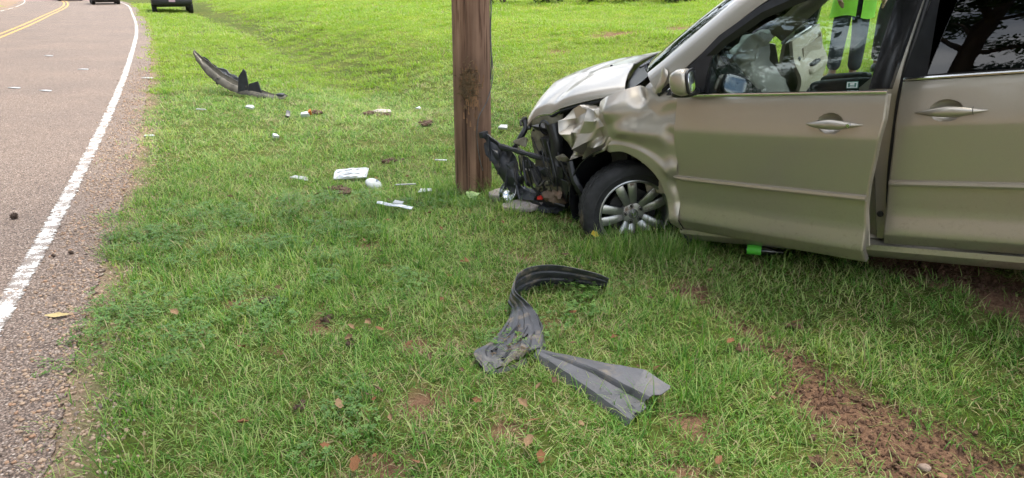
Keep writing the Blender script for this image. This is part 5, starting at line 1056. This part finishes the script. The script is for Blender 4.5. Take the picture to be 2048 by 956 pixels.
# ================================================================== people beyond the open doors
def person(name_label,loc,rz,shirt,trouser,skin,vest=None,glove=None,arm=None,seed=0):
    root=thing('person',name_label,'person',loc,rz); H_=1.76
    SK=plain('skin_%d'%seed,skin,.55,0,.1,20); HAIR=plain('hair_%d'%seed,(.02,.015,.012),.6,0,.3,60); SHOE=plain('black_shoe_%d'%seed,(.015,.015,.016),.45,0,.3,30)
    def skinned(nm,verts,edges,rads,mat,parent,root_i=0,sub=2):
        me=bpy.data.meshes.new(nm); me.from_pydata(verts,edges,[]); o=bpy.data.objects.new(nm,me); COL.objects.link(o); o.parent=parent
        o.modifiers.new('skin','SKIN'); lay=me.skin_vertices[0].data
        for i,r_ in enumerate(rads): lay[i].radius=(r_ if isinstance(r_,tuple) else (r_,r_))
        lay[root_i].use_root=True; s=o.modifiers.new('sub','SUBSURF'); s.levels=sub; s.render_levels=sub; me.materials.append(mat); o.modifiers['skin'].use_smooth_shade=True; return o
    aL,aR=arm or (((.24,.0,1.16),(.25,.08,.90)),((-.24,.0,1.16),(-.25,.08,.90)))
    # body: y = forward
    Vb=[(0,0,.95),(0,.0,1.15),(0,-.01,1.36),(0,-.01,1.46),(0,.0,1.56),(0,.015,1.66),(.10,0,.90),(.11,.015,.50),(.115,-.02,.09),(.12,.14,.03),(-.10,0,.90),(-.11,.015,.50),(-.115,-.02,.09),(-.12,.14,.03),(.19,-.01,1.42),aL[0],aL[1],(-.19,-.01,1.42),aR[0],aR[1]]
    Eb=[(0,1),(1,2),(2,3),(3,4),(4,5),(0,6),(6,7),(7,8),(8,9),(0,10),(10,11),(11,12),(12,13),(2,14),(14,15),(15,16),(2,17),(17,18),(18,19)]
    Rb=[(.14,.11),(.13,.10),(.15,.11),.058,.055,.07,.085,.06,.042,.035,.085,.06,.042,.035,.06,.043,.032,.06,.043,.032]
    body=skinned('body',Vb,Eb,Rb,SK,root)
    MB().add(*superbox((0,.02,1.665),(.078,.098,.118),.85,20,14)).build('head',SK,body,smooth=80)
    mb=MB(); mb.add(*superbox((0,.12,1.655),(.014,.022,.026),.9,10,8)); [mb.add(*superbox((sx*.082,.0,1.66),(.012,.02,.032),.9,8,6)) for sx in (-1,1)]; mb.build('nose_and_ears',SK,body,smooth=80)
    mb=MB(); [mb.ball((sx*.032,.108,1.685),.011,1,.6,.7,8,6) for sx in (-1,1)]; mb.add(*superbox((0,.113,1.612),(.026,.006,.006),.9,10,6)); mb.build('eyes_and_mouth',SHOE,body,smooth=80)
    MB().add(*superbox((0,-.008,1.705),(.086,.100,.090),.85,20,12)).build('hair',HAIR,body,smooth=80)
    for sx,a_ in ((1,aL),(-1,aR)):                      # hands: palm, four fingers, thumb
        p=Vector(a_[1]); d=(p-Vector(a_[0])).normalized(); t=Vector((0,1,0)); u=d.cross(t).normalized(); t=u.cross(d).normalized()
        vv=[p,p+d*.045,p+d*.085]; ee=[(0,1),(1,2)]; rr_=[.026,(.034,.016),(.034,.014)]
        for f,(o_,l_) in enumerate(((-.030,.062),(-.010,.075),(.010,.070),(.029,.055))):
            b0=len(vv); vv+=[p+d*.095+t*o_,p+d*(.095+l_*.5)+t*o_+u*(-.006*sx),p+d*(.095+l_)+t*o_*.9+u*(-.020*sx)]; ee+=[(2,b0),(b0,b0+1),(b0+1,b0+2)]; rr_+=[.0095,.009,.0075]
        b0=len(vv); vv+=[p+d*.03+t*.042,p+d*.075+t*.055]; ee+=[(1,b0),(b0,b0+1)]; rr_+=[.011,.009]
        skinned('hand',[tuple(v) for v in vv],ee,rr_,glove or SK,body,0,1)
    # trousers
    TV=[(0,0,1.0),(0,0,.93),(.10,0,.86),(.112,.018,.50),(.118,-.005,.12),(-.10,0,.86),(-.112,.018,.50),(-.118,-.005,.12)]
    skinned('trousers',TV,[(0,1),(1,2),(2,3),(3,4),(1,5),(5,6),(6,7)],[(.165,.125),(.165,.13),(.108,.112),.088,.078,(.108,.112),.088,.078],trouser,root)
    skinned('shirt',[(0,0,.96),(0,0,1.16),(0,-.01,1.36),(0,-.01,1.45),(.20,-.01,1.40),((.20+aL[0][0])/2+.01,0,1.26),(-.20,-.01,1.40),((-.20+aR[0][0])/2-.01,0,1.26)],[(0,1),(1,2),(2,3),(2,4),(4,5),(2,6),(6,7)],[(.165,.125),(.16,.122),(.175,.128),.07,.075,.068,.075,.068],shirt,root)
    if vest:
        P=[]
        for z,wx,wy in ((.73,.23,.19),(.85,.225,.185),(.98,.215,.175),(1.15,.20,.165),(1.32,.205,.165),(1.42,.19,.14),(1.46,.15,.11)):
            P.append([(wx*sin(q)*(1+.03*sin(5*q+z*9)),wy*cos(q)*(1+.03*cos(4*q+z*7)),z+.02*sin(3*q)*(z<.8)) for q in np.linspace(.12,2*pi-.12,33)])
        v=MB().sheet(np.stack([crv(np.array(P)[:,k],26) for k in range(33)],1)[:, ::-1],.006).build('safety_vest',vest,root,smooth=60)
        MB().sheet([[((.215)*sin(q)*1.02,.178*cos(q)*1.02,z) for q in np.linspace(.2,2*pi-.2,33)][::-1] for z in (1.02,1.07)],.004).build('reflective_band',plain('silver_band',(.6,.6,.6),.3,.3,.1,30),v,smooth=60)
    for sx in (-1,1):
        s=MB().add(*superbox((sx*.122,.055,.05),(.048,.145,.052),.7,18,10)).build('shoe',SHOE,root,smooth=60)
    return root
JEAN=plain('dark_jeans',(.035,.042,.055),.85,0,.5,7,.5,140); VEST=plain('lime_safety_vest',(.30,.74,.05),.6,0,.08,15); BLUEG=plain('blue_glove',(.03,.09,.5),.5,0,.15,30); DKSH=plain('dark_shirt',(.03,.03,.035),.8,0,.3,20)
person('person in lime safety vest and dark jeans seen through the driver window',(3.86,8.25,.50),rad(175),DKSH,JEAN,(.30,.18,.12),vest=VEST,arm=(((.26,.02,1.14),(.24,.18,.96)),((-.26,.02,1.14),(-.24,.18,.96))),seed=1)
person('person in dark clothes with a blue glove, partly behind the door pillar',(4.62,8.75,.55),rad(150),DKSH,plain('black_trousers',(.025,.025,.028),.85,0,.4,9),(.16,.085,.05),glove=BLUEG,seed=2)

# ================================================================== vehicles on and beside the road
def vehicle(label,cat,name,loc,rz,kind,col,plate=None):
    root=thing(name,label,cat,loc,rz); BP=plain(name+'_paint',col,.25,.2,.2,10,coat=.8); DG=glassmat(name+'_glass',(.05,.06,.06))
    if kind=='pickup': Lf,Lr,wb,W_,zb,zh,zr=2.9,2.9,1.85,1.0,.52,1.22,1.92
    else: Lf,Lr,wb,W_,zb,zh,zr=2.25,2.25,1.35,.92,.30,1.02,1.68
    R_=.40 if kind=='pickup' else .35; ar=R_+.08
    def arch(x0): return [(x0+ar*cos(a_),R_+ar*sin(a_)*1.0) for a_ in np.linspace(0,pi,9)]
    prof=[(-Lr,zb+.1),(-wb-ar-.02,zb)]+arch(-wb)[::-1]+arch(wb)[::-1]+[(wb+ar+.02,zb),(Lf-.05,zb+.05),(Lf,zb+.35),(Lf-.03,zh-.12),(Lf-.25,zh)]
    if kind=='pickup': prof+=[(.9,zh+.06),(.85,zh+.06),(-.9,zh+.08),(-Lr,zh+.05)]
    else: prof+=[(1.0,zh+.05),(-Lr+.05,zh+.05),(-Lr-.02,zh-.2)]
    prof=[(x,max(z,zb) if (abs(abs(x)-wb)>ar+.01) else max(z,zb)) for x,z in prof]
    MB().prism([(x,-W_,z) for x,z in prof],(0,1,0),2*W_).build('body',BP,root,bev=.05)
    cab=[(1.05,zh+.04),(.25,zr-.03),(-.05,zr),(-.85,zr) if kind=='pickup' else (-1.7,zr-.04),(-1.05,zh+.06) if kind=='pickup' else (-2.15,zh+.04)]
    V=[(x,-W_*(.97 if z<zr-.2 else .80),z) for x,z in cab]+[(x,W_*(.97 if z<zr-.2 else .80),z) for x,z in cab]; n=len(cab)
    MB().add(V,[tuple(range(n))[::-1],tuple(range(n,2*n))]+[(i,(i+1)%n,(i+1)%n+n,i+n) for i in range(n)]).build('cabin',BP,root,bev=.04,fixn=True)
    f=lambda t,a_,b_:tuple(a_[k]+(b_[k]-a_[k])*t for k in range(3))
    MB().prism([(1.02,-W_*.86,zh+.10),(1.02,W_*.86,zh+.10),(.30,W_*.72,zr-.09),(.30,-W_*.72,zr-.09)],(.6,0,.8),.03).build('windscreen',DG,root)
    xr=cab[-2][0]; xb=cab[-1][0]; MB().prism([(xb-.02,-W_*.82,zh+.13),(xb-.02,W_*.82,zh+.13),(xr-.05,W_*.70,zr-.10),(xr-.05,-W_*.70,zr-.10)],(-.8,0,.4),.03).build('rear_window',DG,root)
    for sy in (-1,1):
        MB().prism([(.80,sy*W_*.955,zh+.12),(.22,sy*W_*.82,zr-.12),(xr+.12,sy*W_*.82,zr-.12),(xb+.22,sy*W_*.955,zh+.12)],(0,sy,.15),.025).build('side_window',DG,root)
        MB().add(*superbox((.80,sy*(W_+.11),zh+.16),(.07,.10,.08),.6)).build('mirror',BLACKP,root,smooth=60)
        MB().add(*superbox((Lf-.05,sy*W_*.74,zh-.18),(.07,.20,.09),.6)).build('headlight',CLEARP,root,smooth=60)
        MB().add(*superbox((-Lr+.0,sy*W_*.86,zh-.14),(.05,.10,.17),.6)).build('tail_light',REDP,root,smooth=60)
        for sx in (-1,1):
            w_=MB().lathe([(.20,-.12),(R_-.05,-.125),(R_-.01,-.10),(R_,-.06),(R_,.06),(R_-.01,.10),(R_-.05,.125),(.20,.12)],36,'y').build('wheel',RUBBER,root); w_.location=(sx*wb,sy*(W_-.10),R_)
            MB().lathe([(0,.10),(.05,.11),(.06,.06),(.17,.07),(.21,.12)],24,'y').build('rim',ALLOY,w_); 
            if sy<0: w_.rotation_euler=(0,0,pi)
    MB().box((Lf-.02,-W_*.55,zb+.38),(Lf+.03,W_*.55,zh-.10)).build('grille',BLACKP,root,bev=.02)
    for k in range(3): MB().box((Lf+.03,-W_*.53,zb+.42+.11*k),(Lf+.045,W_*.53,zb+.45+.11*k)).build('grille_bar',DARKM,root)
    MB().box((Lf-.05,-W_*.97,zb-.02),(Lf+.10,W_*.97,zb+.30)).build('front_bumper',BLACKP if kind=='pickup' else BP,root,bev=.05)
    MB().box((-Lr-.10,-W_*.97,zb-.02),(-Lr+.05,W_*.97,zb+.24)).build('rear_bumper',BLACKP,root,bev=.05)
    MB().box((-Lr+.2,-W_*.8,zb-.14),(Lf-.3,W_*.8,zb)).build('underbody',DARKM,root)
    if plate:
        pl_=MB().box((Lf+.10,-.155,zb+.12),(Lf+.112,.155,zb+.28)).build('licence_plate',plate,root)
    rp=MB().box((-Lr-.115,-.155,zb+.05),(-Lr-.10,.155,zb+.20)).build('licence_plate',WHITEP,root)
    return root
PINK=plain('pink_plate',(.62,.40,.50),.5,0,.15,40)
vehicle('black pickup truck parked on the grass, facing the camera','pickup truck','pickup_truck',(-19.4,41.6,gz(-19.4,41.6)-.05),rad(-64),'pickup',(.012,.012,.014),PINK)
vehicle('dark car driving away in the right lane beside the double yellow lines','car','car',(-31.3,56.2,.0),rad(122),'suv',(.02,.025,.03))
vehicle('dark car far up the road, farthest of the vehicles','car','car',(-40.2,66.5,.0),rad(-56),'suv',(.015,.014,.016))

# ================================================================== shrubs and trees
def leafy(mb,centres,nleaf,sz,seed,mi=0):
    r=np.random.default_rng(seed)
    for (cx,cy,cz,rx,ry,rz_) in centres:
        n=int(nleaf*rx*ry**.5*rz_**.5*1.0)+30
        d=r.normal(size=(n,3)); d/=np.linalg.norm(d,axis=1,keepdims=True); rad_=r.random(n)**.45; P=np.array((cx,cy,cz))+d*rad_[:,None]*np.array((rx,ry,rz_))
        a=r.normal(size=(n,3)); a/=np.linalg.norm(a,axis=1,keepdims=True); b_=np.cross(a,r.normal(size=(n,3))); b_/=np.linalg.norm(b_,axis=1,keepdims=True); s=sz*r.uniform(.6,1.4,n)
        for p,u,v,k in zip(P,a,b_,s): mb.add([p-u*k,p-v*k*.5,p+u*k,p+v*k*.5],[(0,1,2,3)],mi)
BARK=plain('tree_bark',(.10,.075,.055),.95,0,.4,6,.8,40,stretch=(1,1,.2)); FOL=leafmat('tree_foliage',[(.2,(.025,.055,.014)),(.55,(.05,.095,.022)),(.85,(.10,.15,.04))],.35,.5)
def tree_mesh(seed,h,cr_):
    r=random.Random(seed); tk=MB(); lean=(r.uniform(-.4,.4),r.uniform(-.4,.4))
    tp_=[(lean[0]*t*t,lean[1]*t*t,h*.72*t) for t in np.linspace(0,1,9)]; tk.tube([(0,0,-.5)]+tp_,[.34]+[.30-.22*t for t in np.linspace(0,1,9)],10); cs=[]
    for k in range(9):
        t=r.uniform(.38,.95); b0=np.array((lean[0]*t*t,lean[1]*t*t,h*.72*t)); q=k*2.4+r.random(); L_=cr_*r.uniform(.5,1.0)*(1.25-.5*t); e=b0+np.array((cos(q)*L_,sin(q)*L_,L_*r.uniform(.3,.7)))
        tk.tube(crv([b0,(b0+e)/2+np.array((0,0,.25)),e],6),[.10,.085,.07,.055,.04,.025],6)
        for _ in range(3): c_=e+np.array((r.gauss(0,.6),r.gauss(0,.6),r.gauss(0,.5))); cs.append((*c_,r.uniform(.7,1.3),r.uniform(.7,1.3),r.uniform(.5,.9)))
    for _ in range(6): cs.append((lean[0]+r.gauss(0,cr_*.35),lean[1]+r.gauss(0,cr_*.35),h*.8+r.uniform(-.8,1.2),r.uniform(.9,1.5),r.uniform(.9,1.5),r.uniform(.6,1.1)))
    cw=MB(); leafy(cw,cs,240,.12,seed); return tk.mesh('trunk',BARK,50),cw.mesh('crown',FOL,0)
TM=[tree_mesh(3,11,3.4),tree_mesh(8,13,3.8),tree_mesh(14,9.5,3.0)]
def tree(label,x,y,k,rz,s,z=None):
    t=thing('tree',label,'tree',(x,y,gz(x,y) if z is None else z),rz,'roadside trees'); t.scale=(s,s,s)
    for nm,me_ in zip(('trunk','crown'),TM[k]): o=bpy.data.objects.new(nm,me_); COL.objects.link(o); o.parent=t
L0=offset_line(-13.5); pos=[]
for k,(yy,so_) in enumerate(((-26,0),(-19,2),(-13,-.5),(-8,2.5),(-3,0),(2,1.8),(7,.2),(13,2),(19,.5),(26,1.5),(34,0),(43,1),(54,0),(66,1.5),(80,0))):
    x=float(np.interp(yy,L0[:,1],L0[:,0]))-so_; tree('roadside tree on the bank across the road, number %s along it from behind the camera'%('one two three four five six seven eight nine ten eleven twelve thirteen fourteen fifteen'.split()[k]),x,yy,k%3,k*1.7,(1.65 if 1<k<9 else 1.15)+.12*sin(k*2.3))
for k,(x,y) in enumerate(((-6,47),(-.5,38),(5,35),(10.5,33),(16,29),(23,24),(-14,58),(-25,75))): tree('tree behind the shrubs at the top of the lawn, %s from the left'%('third fourth fifth sixth seventh eighth second first'.split()[k]),x,y,(k+1)%3,k*2.1,1.05+.1*sin(k*3.1))
BM=tree_mesh(21,6.5,2.6)
cw=MB(); rb=random.Random(77); leafy(cw,[(rb.gauss(0,1.3),rb.gauss(0,1.3),rb.uniform(.5,6.2),rb.uniform(.8,1.4),rb.uniform(.8,1.4),rb.uniform(.6,1.0)) for _ in range(26)],200,.12,78); BM=(BM[0],cw.mesh('crown',FOL,0)); TM.append(BM)
L1=offset_line(-19)
for k,yy in enumerate((-17,-13.5,-10,-6.5,-3.2,0,3.1,6.2,9.5,13,17,22)):
    x=float(np.interp(yy,L1[:,1],L1[:,0]))-1.5*sin(k*2.7); tree('bushy low tree at the back of the far roadside bank, %s from behind the camera'%('first second third fourth fifth sixth seventh eighth ninth tenth eleventh twelfth'.split()[k]),x,yy,3,k*1.9,.9+.2*sin(k*1.9))
# the big shade tree behind the van, whose crown spreads over the van and the near lawn
rt=random.Random(55); tx,ty=9.0,8.2; tz=gz(tx,ty); st=thing('tree','large shade tree standing behind the van, spreading over it','tree',(tx,ty,tz),0,'roadside trees')
tk=MB(); tk.tube(crv([(0,0,-.4),(-.1,-.05,1.5),(-.4,-.2,3.6),(-.9,-.5,5.6),(-1.6,-.9,7.2)],14),[.42-.015*k for k in range(14)],12); cs=[]
for k in range(26):
    ex,ey=rt.uniform(-10.5,1.5),rt.uniform(-8.0,3.5); ez=rt.uniform(7.0,10.2)
    if ((ex+4.6)/6.4)**2+((ey+2.4)/6.0)**2>1: continue
    b0=np.array((-.6,-.35,rt.uniform(4.2,6.5))); e=np.array((ex,ey,ez)); tk.tube(crv([b0,b0*.5+e*.5+np.array((0,0,.6)),e],8),[.15,.13,.11,.09,.07,.05,.035,.02],6)
    for _ in range(3): cs.append((ex+rt.gauss(0,.9),ey+rt.gauss(0,.9),ez+rt.gauss(0,.4),rt.uniform(.8,1.5),rt.uniform(.8,1.5),rt.uniform(.4,.8)))
tk.build('trunk',BARK,st,smooth=50); cw=MB(); leafy(cw,cs,115,.13,91); cw.build('crown',FOL,st,smooth=0)
def shrub(label,x,y,r_,h,seed):
    t=thing('shrub',label,'shrub',(x,y,gz(x,y)),0,'shrubs at the top of the lawn'); rr_=random.Random(seed); st_=MB(); cs=[]
    for k in range(9):
        q=rr_.random()*6.28; d=r_*rr_.uniform(.2,.8); e=(cos(q)*d,sin(q)*d,h*rr_.uniform(.3,.9)); st_.tube([(0,0,-.1),(e[0]*.4,e[1]*.4,e[2]*.6),e],[.03,.02,.01],5); cs.append((e[0],e[1],e[2]*.75,r_*.5,r_*.5,h*.4))
    st_.build('stem',BARK,t); cw=MB(); leafy(cw,cs,1100,.045,seed); cw.build('crown',FOL,t,smooth=0)
for k,(x,y,r_,h) in enumerate(((-.3,27.3,.9,1.4),(1.3,26.6,.9,1.6),(2.8,26.1,.75,1.3),(4.4,26.0,.9,1.5),(5.7,25.4,.8,1.4))): shrub('dark green shrub at the top of the lawn beyond the van, %s from the left'%('first second third fourth fifth'.split()[k]),x,y,r_,h,k+40)
